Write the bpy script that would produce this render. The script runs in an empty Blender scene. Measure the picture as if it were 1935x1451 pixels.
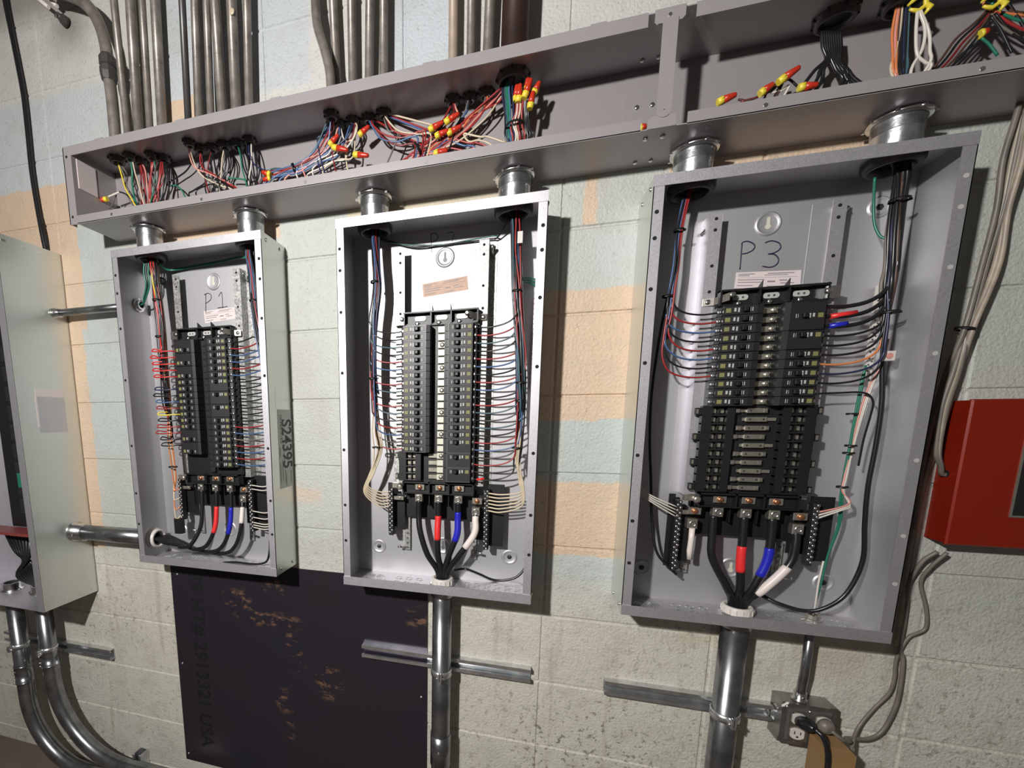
import bpy, bmesh, math, random
from mathutils import Vector, Matrix
random.seed(7)
D = bpy.data
SC = bpy.context.scene
COL = SC.collection

# ------------------------------------------------------------------ camera
CP = Vector((0.00024, -1.23829, -0.0099))
RT = Vector((0.96081822, 0.27715123, -0.00394175)).normalized()
FW = Vector((-0.2745846, 0.94978653, -0.15002946)).normalized()
UP = RT.cross(FW).normalized()
FPX, PX, PY = 827.3006, 749.46, 912.29
cam_d = D.cameras.new('camera'); cam = D.objects.new('camera', cam_d); COL.objects.link(cam)
cam_d.sensor_fit = 'HORIZONTAL'; cam_d.sensor_width = 36
cam_d.lens = FPX / 1935 * 36
cam_d.shift_x = (1935 / 2 - PX) / 1935
cam_d.shift_y = (PY - 1451 / 2) / 1935
cam_d.clip_start = 0.02; cam_d.clip_end = 50
cam.matrix_world = Matrix(((RT.x, UP.x, -FW.x, CP.x), (RT.y, UP.y, -FW.y, CP.y), (RT.z, UP.z, -FW.z, CP.z), (0, 0, 0, 1)))
SC.camera = cam

def at(x, y, d=0.0):
    """pixel of the photograph -> point on the plane d millimetres in front of the wall (metres)"""
    v = FW + RT * ((x - PX) / FPX) - UP * ((y - PY) / FPX)
    t = (-d / 1000 - CP.y) / v.y
    return CP + v * t

# ------------------------------------------------------------------ world and lights
w = D.worlds.new('world'); SC.world = w; w.use_nodes = True
bg = w.node_tree.nodes['Background']; bg.inputs[0].default_value = (1.0, 0.93, 0.86, 1); bg.inputs[1].default_value = 0.085

def area(name, loc, target, size, power, color=(1, 1, 1)):
    l = D.lights.new(name, 'AREA'); l.shape = 'DISK'; l.size = size; l.energy = power; l.color = color
    o = D.objects.new(name, l); COL.objects.link(o); o.location = loc
    o.rotation_euler = (Vector(target) - Vector(loc)).to_track_quat('-Z', 'Y').to_euler(); return o
area('work_light', (-0.80, -1.93, 0.68), (-0.20, 0, -0.1), 0.09, 62, (1.0, 0.975, 0.945))
SC.view_settings.view_transform = 'Standard'; SC.view_settings.look = 'None'
SC.view_settings.exposure = 0.0; SC.view_settings.gamma = 1.0
try: SC.view_settings.use_curve_mapping = False
except Exception: pass

# ------------------------------------------------------------------ materials
def mat(name, col, metal=0.0, rough=0.5, spec=0.5, noise=None, bump=None, rnoise=None, col2=None, coat=0.0):
    """noise=(scale, amount) mottles between col and col2; bump=(scale, strength)"""
    m = D.materials.new(name); m.use_nodes = True; nt = m.node_tree; b = nt.nodes['Principled BSDF']
    b.inputs['Base Color'].default_value = (*col, 1); b.inputs['Metallic'].default_value = metal
    b.inputs['Roughness'].default_value = rough
    if 'Specular IOR Level' in b.inputs: b.inputs['Specular IOR Level'].default_value = spec
    if coat: b.inputs['Coat Weight'].default_value = coat; b.inputs['Coat Roughness'].default_value = 0.15
    tc = nt.nodes.new('ShaderNodeTexCoord')
    if noise:
        n = nt.nodes.new('ShaderNodeTexNoise'); n.inputs['Scale'].default_value = noise[0]; n.inputs['Detail'].default_value = 6
        nt.links.new(tc.outputs['Object'], n.inputs['Vector'])
        r = nt.nodes.new('ShaderNodeValToRGB'); c2 = col2 or tuple(c * 0.6 for c in col)
        r.color_ramp.elements[0].position = 0.5 - noise[1] / 2; r.color_ramp.elements[1].position = 0.5 + noise[1] / 2
        r.color_ramp.elements[0].color = (*c2, 1); r.color_ramp.elements[1].color = (*col, 1)
        nt.links.new(n.outputs['Fac'], r.inputs['Fac']); nt.links.new(r.outputs['Color'], b.inputs['Base Color'])
    if rnoise:
        n = nt.nodes.new('ShaderNodeTexVoronoi'); n.inputs['Scale'].default_value = rnoise[0]
        nt.links.new(tc.outputs['Object'], n.inputs['Vector'])
        mr = nt.nodes.new('ShaderNodeMapRange'); mr.inputs[3].default_value = rough - rnoise[1]; mr.inputs[4].default_value = rough + rnoise[1]
        nt.links.new(n.outputs['Color'], mr.inputs[0]); nt.links.new(mr.outputs[0], b.inputs['Roughness'])
    if bump:
        n = nt.nodes.new('ShaderNodeTexNoise'); n.inputs['Scale'].default_value = bump[0]; n.inputs['Detail'].default_value = 4
        nt.links.new(tc.outputs['Object'], n.inputs['Vector'])
        bp = nt.nodes.new('ShaderNodeBump'); bp.inputs['Strength'].default_value = bump[1]; bp.inputs['Distance'].default_value = 0.002
        nt.links.new(n.outputs['Fac'], bp.inputs['Height']); nt.links.new(bp.outputs['Normal'], b.inputs['Normal'])
    return m
M = {}
M['galv'] = mat('galvanized_sheet', (.62, .605, .64), .85, .50, noise=(45, .6), col2=(.58, .57, .60), rnoise=(420, .05), bump=(300, .06))
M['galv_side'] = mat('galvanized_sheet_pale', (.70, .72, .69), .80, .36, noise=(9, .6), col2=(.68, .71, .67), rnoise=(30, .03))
M['pan'] = mat('zinc_pan', (.50, .495, .51), .72, .52, noise=(5, .6), col2=(.48, .475, .49), bump=(260, .08))
M['spangle'] = mat('spangled_zinc', (.56, .56, .54), .8, .50, noise=(190, .25), col2=(.28, .28, .27), rnoise=(260, .06))
M['strut'] = mat('bright_strut', (.78, .79, .79), .92, .3, noise=(40, .5), col2=(.5, .52, .54))
M['emt'] = mat('bright_conduit', (.40, .405, .42), .95, .27, noise=(22, .4), col2=(.20, .205, .22))
M['oldpipe'] = mat('old_weathered_conduit', (.30, .27, .24), .35, .40, noise=(30, .4), col2=(.15, .13, .115), bump=(120, .12))
M['oldpipe2'] = mat('old_tan_conduit', (.47, .37, .28), .2, .5, noise=(26, .5), col2=(.30, .25, .21), bump=(120, .12))
M['rustpipe'] = mat('rust_brown_conduit', (.060, .030, .024), .3, .42, noise=(18, .5), col2=(.030, .017, .015))
M['darkpipe'] = mat('dark_grey_conduit', (.10, .095, .095), .4, .38, noise=(30, .5))
M['zincring'] = mat('zinc_ring', (.78, .78, .78), 1, .22, noise=(50, .5), col2=(.5, .5, .5))
M['nipple'] = mat('zinc_threaded_nipple', (.66, .67, .68), .95, .3, noise=(45, .35), col2=(.36, .37, .38), bump=(90, .25))
M['gutter'] = mat('grey_painted_steel', (.34, .315, .322), .25, .32, .6, bump=(350, .05))
M['gutter_in'] = M['gutter']
M['blackplastic'] = mat('black_plastic', (.009, .009, .010), 0, .45)
M['blackplastic2'] = mat('dark_grey_plastic', (.018, .017, .019), 0, .45)
M['greyedge'] = mat('grey_plastic_edge', (.12, .115, .125), 0, .4)
M['yellowmark'] = mat('olive_yellow_print', (.20, .20, .075), 0, .5)
M['whitemark'] = mat('white_print', (.42, .42, .40), 0, .5)
M['steel'] = mat('plated_screw', (.75, .75, .74), 1, .25)
M['lug'] = mat('aluminium_lug', (.66, .62, .55), .9, .33, noise=(60, .5), col2=(.5, .47, .42))
M['copper'] = mat('copper_bolt', (.72, .30, .15), .9, .35)
M['brassy'] = mat('tinned_bus', (.62, .60, .50), .85, .35, noise=(50, .5), col2=(.40, .38, .32))
M['cream'] = mat('cream_bus_cover', (.62, .62, .52), .1, .4)
M['whiteplastic'] = mat('white_plastic', (.62, .58, .54), 0, .45)
M['paper'] = mat('sticker_paper', (.66, .58, .58), 0, .6)
M['paper_tan'] = mat('tan_sticker_paper', (.56, .37, .27), 0, .6, noise=(60, .5), col2=(.44, .29, .22))
M['paper_grey'] = mat('grey_label_paper', (.50, .54, .50), 0, .5)
M['ink'] = mat('marker_ink', (.015, .013, .05), 0, .5)
M['print'] = mat('printed_black', (.03, .03, .03), 0, .5)
M['printgrey'] = mat('printed_grey', (.25, .22, .22), 0, .6)
M['black'] = mat('black_insulation', (.012, .012, .014), 0, .28)
M['red'] = mat('red_insulation', (.30, .026, .026), 0, .32)
M['bred'] = mat('bright_red_insulation', (.55, .022, .02), 0, .32)
M['tan_w'] = mat('tan_cable_jacket', (.40, .34, .27), 0, .45, noise=(30, .5), col2=(.24, .20, .16))
M['dred'] = mat('dark_red_insulation', (.17, .016, .018), 0, .35)
M['blue'] = mat('blue_insulation', (.06, .12, .26), 0, .32)
M['teal'] = mat('blue_grey_insulation', (.05, .105, .13), 0, .32)
M['navy'] = mat('navy_insulation', (.02, .025, .07), 0, .32)
M['white'] = mat('white_insulation', (.62, .58, .53), 0, .35)
M['cream_w'] = mat('cream_insulation', (.56, .47, .34), 0, .4)
M['green'] = mat('green_insulation', (.018, .16, .10), 0, .35)
M['orange'] = mat('orange_insulation', (.62, .20, .07), 0, .38)
M['pink'] = mat('pink_insulation', (.62, .26, .22), 0, .38)
M['brown'] = mat('brown_insulation', (.075, .04, .03), 0, .4)
M['yellow'] = mat('yellow_plastic', (.72, .58, .05), 0, .35)
M['nutred'] = mat('red_plastic_cap', (.48, .03, .012), 0, .33)
M['grey_w'] = mat('grey_cable_jacket', (.20, .17, .14), 0, .45, noise=(30, .5), col2=(.12, .11, .10))
M['bluetape'] = mat('blue_tape', (.015, .02, .42), 0, .3)
M['redtape'] = mat('red_tape', (.72, .03, .03), 0, .35)
M['whitetape'] = mat('white_tape', (.74, .66, .62), 0, .4)
M['redenamel'] = mat('red_enamel', (.24, .014, .003), .1, .34, .5, noise=(8, .8), col2=(.19, .010, .003), bump=(260, .05))
M['tanplastic'] = mat('tan_adapter_case', (.33, .20, .085), 0, .5, noise=(8, .6), col2=(.24, .14, .06))
M['boxsteel'] = mat('junction_box_steel', (.36, .35, .33), .85, .3, noise=(25, .5), col2=(.22, .21, .20))
M['hole'] = mat('dark_hole', (.004, .004, .004), 0, .8)
M['red_shelf'] = mat('red_shelf', (.20, .04, .035), 0, .5)

def wall_material():
    m = D.materials.new('painted_concrete_block'); m.use_nodes = True; nt = m.node_tree; b = nt.nodes['Principled BSDF']
    N, L = nt.nodes, nt.links
    tc = N.new('ShaderNodeTexCoord')
    sep = N.new('ShaderNodeSeparateXYZ')
    # ragged paint edges: coordinates shifted by a little noise
    nz = N.new('ShaderNodeTexNoise'); nz.inputs['Scale'].default_value = 22; nz.inputs['Detail'].default_value = 4
    L.new(tc.outputs['Object'], nz.inputs['Vector'])
    sub = N.new('ShaderNodeVectorMath'); sub.operation = 'SUBTRACT'; sub.inputs[1].default_value = (.5, .5, .5); L.new(nz.outputs['Color'], sub.inputs[0])
    sc = N.new('ShaderNodeVectorMath'); sc.operation = 'SCALE'; sc.inputs['Scale'].default_value = .03; L.new(sub.outputs[0], sc.inputs[0])
    ad = N.new('ShaderNodeVectorMath'); L.new(tc.outputs['Object'], ad.inputs[0]); L.new(sc.outputs[0], ad.inputs[1]); L.new(ad.outputs[0], sep.inputs[0])
    def step(sock, lo, hi):
        mr = N.new('ShaderNodeMapRange'); mr.interpolation_type = 'SMOOTHSTEP'; mr.inputs[1].default_value = lo; mr.inputs[2].default_value = hi
        L.new(sock, mr.inputs[0]); return mr.outputs[0]
    def mul(a, c):
        q = N.new('ShaderNodeMath'); q.operation = 'MULTIPLY'; L.new(a, q.inputs[0])
        if isinstance(c, float): q.inputs[1].default_value = c
        else: L.new(c, q.inputs[1])
        return q.outputs[0]
    def rect(x0, x1, z0, z1, e=.004):
        a = mul(step(sep.outputs['X'], x0 - e, x0 + e), step(sep.outputs['X'], x1 + e, x1 - e))
        c = mul(step(sep.outputs['Z'], z0 - e, z0 + e), step(sep.outputs['Z'], z1 + e, z1 - e))
        return mul(a, c)
    def mix(fac, c1, c2):
        q = N.new('ShaderNodeMix'); q.data_type = 'RGBA'; L.new(fac, q.inputs[0])
        for i, c in ((6, c1), (7, c2)):
            if isinstance(c, tuple): q.inputs[i].default_value = (*c, 1)
            else: L.new(c, q.inputs[i])
        return q.outputs[2]
    lowc, sea, pale, peach = (.575, .555, .485), (.455, .465, .43), (.53, .515, .485), (.585, .44, .315)
    col = mix(step(sep.outputs['Z'], -.60, -.42), lowc, sea)
    col = mix(step(sep.outputs['Z'], .60, .95), col, pale)
    # bluer repaint
    for r, c in (((-2.3, -1.30, .775, 1.04), (.48, .505, .51)), ((-1.505, -1.30, -.15, .62), (.44, .475, .465)), ((.10, .30, -.185, -.018), (.43, .475, .46)),
                 ((-1.10, -.60, .90, 1.3), (.47, .50, .52)), ((-.40, -.20, .84, 1.1), (.47, .51, .54)), ((.10, .30, -.45, -.385), (.44, .475, .46)), ((.15, .27, .30, .43), (.46, .48, .465))):
        col = mix(rect(*r, .012), col, c)
    for r in ((-2.4, -1.49, .40, .772), (-1.60, -1.485, .30, .56), (-1.60, -1.51, -.50, .35), (.03, .29, -.02, .302), (.03, .29, -.385, -.185),
              (-1.08, -.98, .70, .935), (.122, .148, .45, .57), (.30, .75, .50, .60), (-1.20, -.715, .515, .60)):
        col = mix(rect(*r), col, peach)
    col = mix(rect(-.50, .0, .50, .60), col, (.52, .46, .34))
    col = mix(mul(rect(-.72, -.61, -.275, -.235, .02), .6), col, peach)
    col = mix(mul(rect(.40, .50, -.60, -.57, .02), .35), col, peach)
    col = mix(mul(rect(.68, .80, -.64, -.55, .04), .35), col, (.36, .26, .16))
    # grime speckle, stronger towards the bottom of the wall
    n2 = N.new('ShaderNodeTexNoise'); n2.inputs['Scale'].default_value = 55; n2.inputs['Detail'].default_value = 9; n2.inputs['Roughness'].default_value = .68
    L.new(tc.outputs['Object'], n2.inputs['Vector'])
    sp = step(n2.outputs['Fac'], .545, .60)
    n3 = N.new('ShaderNodeTexNoise'); n3.inputs['Scale'].default_value = 3.5; n3.inputs['Detail'].default_value = 5; L.new(tc.outputs['Object'], n3.inputs['Vector'])
    g = mul(mul(sp, step(n3.outputs['Fac'], .40, .58)), step(sep.outputs['Z'], -.1, -.8))
    dense = mul(sp, rect(.02, .40, -1.5, -.86, .07))
    col = mix(mul(g, .6), col, (.20, .17, .13))
    col = mix(mul(dense, .8), col, (.15, .13, .10))
    n6 = N.new('ShaderNodeTexNoise'); n6.inputs['Scale'].default_value = 120; n6.inputs['Detail'].default_value = 4; L.new(tc.outputs['Object'], n6.inputs['Vector'])
    col = mix(mul(step(n6.outputs['Fac'], .60, .68), .45), col, (.27, .26, .22))
    col = mix(mul(mul(sp, step(n3.outputs['Fac'], .60, .35)), .22), col, (.24, .24, .21))
    mo = N.new('ShaderNodeTexNoise'); mo.inputs['Scale'].default_value = 4; mo.inputs['Detail'].default_value = 8; L.new(tc.outputs['Object'], mo.inputs['Vector'])
    col = mix(mul(step(mo.outputs['Fac'], .5, .75), .35), col, (.34, .32, .27))
    m5 = N.new('ShaderNodeTexNoise'); m5.inputs['Scale'].default_value = 13; m5.inputs['Detail'].default_value = 8; m5.inputs['Roughness'].default_value = .65; L.new(tc.outputs['Object'], m5.inputs['Vector'])
    col = mix(mul(mul(step(m5.outputs['Fac'], .48, .70), step(sep.outputs['Z'], -.1, -.7)), .42), col, (.37, .34, .275))
    col = mix(mul(mul(step(m5.outputs['Fac'], .50, .34), step(sep.outputs['Z'], -.9, .1)), .20), col, (.36, .37, .33))
    # dirt lying in the joints
    # streaks under the joints (vertical stretched noise)
    mp = N.new('ShaderNodeMapping'); mp.inputs['Scale'].default_value = (34, 1, 2.2); L.new(tc.outputs['Object'], mp.inputs[0])
    n4 = N.new('ShaderNodeTexNoise'); n4.inputs['Scale'].default_value = 1; n4.inputs['Detail'].default_value = 6; L.new(mp.outputs[0], n4.inputs['Vector'])
    st = mul(mul(step(n4.outputs['Fac'], .56, .72), step(sep.outputs['Z'], -.2, -.8)), .30)
    col = mix(st, col, (.24, .185, .125))
    soot_shade = rect(-1.50, -1.36, 1.16, 1.27, .07)  # sooty grime plus shadow from above, both painted into the wall colour
    col = mix(mul(soot_shade, .75), col, (.16, .14, .12))
    col = mix(mul(rect(-2.3, -1.36, 1.27, 1.7, .05), .7), col, (.17, .15, .135))  # the same shadow and grime painted on across the upper left corner
    L.new(col, b.inputs['Base Color']); b.inputs['Roughness'].default_value = .55
    bn = N.new('ShaderNodeTexNoise'); bn.inputs['Scale'].default_value = 150; bn.inputs['Detail'].default_value = 5; L.new(tc.outputs['Object'], bn.inputs['Vector'])
    bp = N.new('ShaderNodeBump'); bp.inputs['Strength'].default_value = .8; bp.inputs['Distance'].default_value = .0032
    L.new(bn.outputs['Fac'], bp.inputs['Height'])
    b2 = N.new('ShaderNodeTexNoise'); b2.inputs['Scale'].default_value = 28; b2.inputs['Detail'].default_value = 4; L.new(tc.outputs['Object'], b2.inputs['Vector'])
    bp2 = N.new('ShaderNodeBump'); bp2.inputs['Strength'].default_value = .4; bp2.inputs['Distance'].default_value = .006
    L.new(b2.outputs['Fac'], bp2.inputs['Height']); L.new(bp.outputs['Normal'], bp2.inputs['Normal']); L.new(bp2.outputs['Normal'], b.inputs['Normal'])
    return m

def plate_material():
    m = D.materials.new('black_mill_scale_steel'); m.use_nodes = True; nt = m.node_tree; b = nt.nodes['Principled BSDF']
    N, L = nt.nodes, nt.links
    gp = N.new('ShaderNodeNewGeometry'); tc = type('T', (), {'outputs': {'Object': gp.outputs['Position']}}); b.inputs['Metallic'].default_value = .45; b.inputs['Roughness'].default_value = .36
    n = N.new('ShaderNodeTexNoise'); n.inputs['Scale'].default_value = 16; n.inputs['Detail'].default_value = 10; n.inputs['Roughness'].default_value = .72
    mp = N.new('ShaderNodeMapping'); mp.inputs['Scale'].default_value = (1, 1, 1.9); L.new(tc.outputs['Object'], mp.inputs[0]); L.new(mp.outputs[0], n.inputs['Vector'])
    r = N.new('ShaderNodeMapRange'); r.inputs[1].default_value = .525; r.inputs[2].default_value = .60; L.new(n.outputs['Fac'], r.inputs[0])
    sep = N.new('ShaderNodeSeparateXYZ'); L.new(tc.outputs['Object'], sep.inputs[0])
    # scale has flaked along a few bands of the sheet
    def ell(cx, cz, rx, rz):
        v = N.new('ShaderNodeVectorMath'); v.operation = 'SUBTRACT'; v.inputs[1].default_value = (cx, 0, cz); L.new(tc.outputs['Object'], v.inputs[0])
        s = N.new('ShaderNodeVectorMath'); s.operation = 'MULTIPLY'; s.inputs[1].default_value = (1 / rx, 0, 1 / rz); L.new(v.outputs[0], s.inputs[0])
        l = N.new('ShaderNodeVectorMath'); l.operation = 'LENGTH'; L.new(s.outputs[0], l.inputs[0])
        q = N.new('ShaderNodeMapRange'); q.inputs[1].default_value = 1.1; q.inputs[2].default_value = .5; L.new(l.outputs['Value'], q.inputs[0]); return q.outputs[0]
    acc = None
    for e in [(at(450, 1135, 4), .07, .05), (at(480, 1165, 4), .09, .035), (at(530, 1175, 4), .09, .035), (at(555, 1225, 4), .035, .09), (at(560, 1255, 4), .04, .03),
              (at(622, 1290, 4), .055, .085), (at(540, 1325, 4), .04, .05), (at(545, 1380, 4), .03, .05), (at(665, 1413, 4), .03, .018), (at(520, 1110, 4), .05, .03), (at(790, 1170, 4), .04, .05)]:
        s = ell(e[0].x, e[0].z, e[1], e[2])
        if acc is None: acc = s
        else:
            mx = N.new('ShaderNodeMath'); mx.operation = 'MAXIMUM'; L.new(acc, mx.inputs[0]); L.new(s, mx.inputs[1]); acc = mx.outputs[0]
    mu = N.new('ShaderNodeMath'); mu.operation = 'MULTIPLY'; L.new(r.outputs[0], mu.inputs[0]); L.new(acc, mu.inputs[1])
    n5 = N.new('ShaderNodeTexNoise'); n5.inputs['Scale'].default_value = 3; n5.inputs['Detail'].default_value = 5; L.new(tc.outputs['Object'], n5.inputs['Vector'])
    q0 = N.new('ShaderNodeMix'); q0.data_type = 'RGBA'; q0.inputs[6].default_value = (.026, .027, .046, 1); q0.inputs[7].default_value = (.042, .030, .034, 1); L.new(n5.outputs['Fac'], q0.inputs[0])
    q = N.new('ShaderNodeMix'); q.data_type = 'RGBA'; L.new(q0.outputs[2], q.inputs[6]); q.inputs[7].default_value = (.24, .135, .085, 1)
    L.new(mu.outputs[0], q.inputs[0]); L.new(q.outputs[2], b.inputs['Base Color'])
    return m
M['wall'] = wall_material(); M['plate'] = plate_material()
M['floor'] = mat('stained_concrete_floor', (.17, .135, .11), 0, .7, noise=(6, .6), col2=(.10, .08, .065), bump=(90, .3))

# ------------------------------------------------------------------ mesh helpers
class MB:
    def __init__(s): s.v = []; s.f = []; s.sm = []
    def add(s, vs, fs, smooth=False):
        n = len(s.v); s.v += [Vector(v) for v in vs]; s.f += [tuple(i + n for i in f) for f in fs]; s.sm += [smooth] * len(fs); return s
    def box(s, x0, x1, y0, y1, z0, z1, bev=0.0):
        """axis-aligned box; y0,y1 as distance in front of the wall (positive towards the room)"""
        x0, x1 = min(x0, x1), max(x0, x1); a, b = -max(y0, y1), -min(y0, y1); z0, z1 = min(z0, z1), max(z0, z1)
        if bev <= 0:
            vs = [(x, y, z) for z in (z0, z1) for y in (a, b) for x in (x0, x1)]
            return s.add(vs, [(0, 2, 3, 1), (4, 5, 7, 6), (0, 1, 5, 4), (2, 6, 7, 3), (0, 4, 6, 2), (1, 3, 7, 5)])
        # front edges chamfered
        c = bev
        vs = [(x0, b, z0), (x1, b, z0), (x1, b, z1), (x0, b, z1), (x0, a + c, z0), (x1, a + c, z0), (x1, a + c, z1), (x0, a + c, z1),
              (x0 + c, a, z0 + c), (x1 - c, a, z0 + c), (x1 - c, a, z1 - c), (x0 + c, a, z1 - c)]
        fs = [(0, 3, 2, 1), (8, 9, 10, 11)]
        for k in (0, 4):
            for i in range(4):
                j = (i + 1) % 4; fs.append((k + i, k + j, k + 4 + j, k + 4 + i))
        return s.add(vs, fs)
    def ring(s, c, ax, r, n):
        ax = Vector(ax).normalized(); t = Vector((0, 0, 1)) if abs(ax.z) < .9 else Vector((1, 0, 0))
        u = ax.cross(t).normalized(); v = ax.cross(u).normalized()
        return [Vector(c) + u * r * math.cos(2 * math.pi * i / n) + v * r * math.sin(2 * math.pi * i / n) for i in range(n)]
    def lathe(s, c, ax, prof, n=24, cap=True, smooth=True):
        """prof: list of (distance along axis, radius)"""
        c = Vector(c); ax = Vector(ax).normalized(); base = len(s.v); vs = []
        for (h, r) in prof: vs += s.ring(c + ax * h, ax, max(r, 1e-5), n)
        fs = []
        for k in range(len(prof) - 1):
            for i in range(n):
                j = (i + 1) % n; fs.append((k * n + i, (k + 1) * n + i, (k + 1) * n + j, k * n + j))
        s.add(vs, fs, smooth)
        if cap:
            m = (len(prof) - 1) * n
            s.f += [tuple(base + i for i in range(n)), tuple(base + m + i for i in reversed(range(n)))]; s.sm += [False, False]
        return s
    def cyl(s, p0, p1, r, n=24, cap=True):
        p0, p1 = Vector(p0), Vector(p1); return s.lathe(p0, p1 - p0, [(0, r), ((p1 - p0).length, r)], n, cap)
    def tube(s, pts, r, n=8, cap=True):
        pts = [Vector(p) for p in pts]; m = len(pts); vs = []
        T = [(pts[min(i + 1, m - 1)] - pts[max(i - 1, 0)]).normalized() for i in range(m)]
        t = Vector((0, 0, 1)) if abs(T[0].z) < .9 else Vector((1, 0, 0)); u = T[0].cross(t).normalized()
        for i in range(m):
            u = (u - T[i] * u.dot(T[i])).normalized(); v = T[i].cross(u)
            rr = r[i] if isinstance(r, (list, tuple)) else r
            vs += [pts[i] + u * rr * math.cos(2 * math.pi * k / n) + v * rr * math.sin(2 * math.pi * k / n) for k in range(n)]
        fs = []
        for i in range(m - 1):
            for k in range(n):
                j = (k + 1) % n; fs.append((i * n + k, i * n + j, (i + 1) * n + j, (i + 1) * n + k))
        base = len(s.v); s.add(vs, fs, True)
        if cap:
            s.f += [tuple(base + i for i in reversed(range(n))), tuple(base + (m - 1) * n + i for i in range(n))]; s.sm += [False, False]
        return s
    def prism(s, poly, y0, y1):
        """poly of (x,z) extruded from y0 to y1 (distance from the wall)"""
        n = len(poly); vs = [(x, -y0, z) for x, z in poly] + [(x, -y1, z) for x, z in poly]
        fs = [tuple(range(n)), tuple(reversed(range(n, 2 * n)))] + [(i, i + n, (i + 1) % n + n, (i + 1) % n) for i in range(n)]
        return s.add(vs, fs)
    def extr(s, prof, axis, a0, a1):
        """closed profile extruded along axis 'x' (prof=(d,z)) or 'z' (prof=(x,d))"""
        n = len(prof)
        f = (lambda q, a: (a, -q[0], q[1])) if axis == 'x' else (lambda q, a: (q[0], -q[1], a))
        vs = [f(q, a0) for q in prof] + [f(q, a1) for q in prof]
        fs = [tuple(range(n)), tuple(reversed(range(n, 2 * n)))] + [(i, i + n, (i + 1) % n + n, (i + 1) % n) for i in range(n)]
        return s.add(vs, fs)
    def build(s, name, m, parent=None, loc=None, fix=True):
        me = D.meshes.new(name)
        if parent is not None: org = origin(parent)
        elif loc is not None: org = Vector(loc)
        else:
            xs = [v.x for v in s.v]; ys = [v.y for v in s.v]; zs = [v.z for v in s.v]
            org = Vector(((min(xs) + max(xs)) / 2, (min(ys) + max(ys)) / 2, min(zs)))
        me.from_pydata([v - org for v in s.v], [], s.f); me.polygons.foreach_set('use_smooth', s.sm)
        me.materials.append(M[m] if isinstance(m, str) else m)
        if fix:
            bm = bmesh.new(); bm.from_mesh(me); bmesh.ops.recalc_face_normals(bm, faces=bm.faces); bm.to_mesh(me); bm.free()
        o = D.objects.new(name, me); COL.objects.link(o)
        if parent is not None: o.parent = parent
        else: o.location = org
        return o
def origin(o):
    v = Vector((0, 0, 0))
    while o is not None: v = v + o.location; o = o.parent
    return v
def thing(name, label, cat, loc, group=None):
    o = D.objects.new(name, None); COL.objects.link(o); o.location = loc; o.empty_display_size = .02
    return tag(o, label, cat, group)
def tag(o, label, cat, group=None, kind=None):
    o['label'] = label; o['category'] = cat
    if group: o['group'] = group
    if kind: o['kind'] = kind
    return o
def lab(o, l): o['label'] = l; return o
def struct(o): o['kind'] = 'structure'; return o
def spline(pts, k=6):
    """Catmull-Rom through the points"""
    P = [Vector(p) for p in pts]
    if len(P) < 3: return P
    out = []
    Q = [P[0] * 2 - P[1]] + P + [P[-1] * 2 - P[-2]]
    for i in range(1, len(Q) - 2):
        a, b, c, d = Q[i - 1:i + 3]
        for j in range(k):
            t = j / k
            out.append(0.5 * ((2 * b) + (c - a) * t + (2 * a - 5 * b + 4 * c - d) * t * t + (3 * b - a - 3 * c + d) * t ** 3))
    out.append(P[-1]); return out
def px(pts): return [at(*p) for p in pts]
def wire(name, pts, r, m, label, cat='wire', group=None, k=6, n=7):
    o = MB().tube(spline(pts, k), r, n).build(name, m); return tag(o, label, cat, group)
def text_mesh(name, s, size, m, parent, mw, depth=.0004, spacing=1.0):
    c = D.curves.new(name, 'FONT'); c.body = s; c.size = size; c.extrude = depth; c.align_x = 'CENTER'; c.align_y = 'CENTER'; c.offset = size * .018; c.space_character = spacing
    t = D.objects.new(name, c); COL.objects.link(t); bpy.context.view_layer.update()
    me = D.meshes.new_from_object(t.evaluated_get(bpy.context.evaluated_depsgraph_get())); D.objects.remove(t)
    me.transform(Matrix.Translation(-origin(parent)) @ mw); me.materials.clear(); me.materials.append(M[m])
    o = D.objects.new(name, me); COL.objects.link(o); o.parent = parent; return o
ORD = ['top', 'second', 'third', 'fourth', 'fifth', 'sixth', 'seventh', 'eighth', 'ninth', 'tenth', 'eleventh', 'twelfth', 'thirteenth', 'fourteenth', 'fifteenth',
       'sixteenth', 'seventeenth', 'eighteenth', 'nineteenth', 'twentieth', 'twenty-first']

# ------------------------------------------------------------------ setting
def build_wall():
    xj = [-2.384, -1.978, -1.572, -1.144, -.738, -.333, .072, .486, .893, 1.30, 1.706]
    zj = [.447 - .2032 * k for k in range(-7, 10)]
    def lines(lo, hi, js, w=.005):
        out = [(lo, 0)]
        for j in sorted(js):
            if lo < j < hi: out += [(j - w, 0), (j - w * .4, 1), (j + w * .4, 1), (j + w, 0)]
        return out + [(hi, 0)]
    X = lines(-3.2, 2.2, xj); Z = lines(-1.45, 1.9, zj)
    vs = [(x, .0034 * max(a, b), z) for z, b in Z for x, a in X]
    n = len(X); fs = [(j * n + i, j * n + i + 1, (j + 1) * n + i + 1, (j + 1) * n + i) for j in range(len(Z) - 1) for i in range(n - 1)]
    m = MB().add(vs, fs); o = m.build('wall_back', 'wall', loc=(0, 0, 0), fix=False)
    b = MB().box(-3.2, 2.2, -.15, -.02, -1.45, 1.9); k = len(o.data.vertices)
    struct(o); return o
build_wall()
fl = MB().box(-3.2, 2.2, -.1, 3.2, -1.55, -1.45).build('floor', 'floor'); struct(fl)

# ------------------------------------------------------------------ electrical panels
ROW0, PITCH = .2145, .0195
W2, H2, DEP = .2575, .4855, .125
def rowz(i): return ROW0 - PITCH * (i - 1)
HOLES = [.415, .363, .260, .105, -.100, -.254, -.356]

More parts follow.
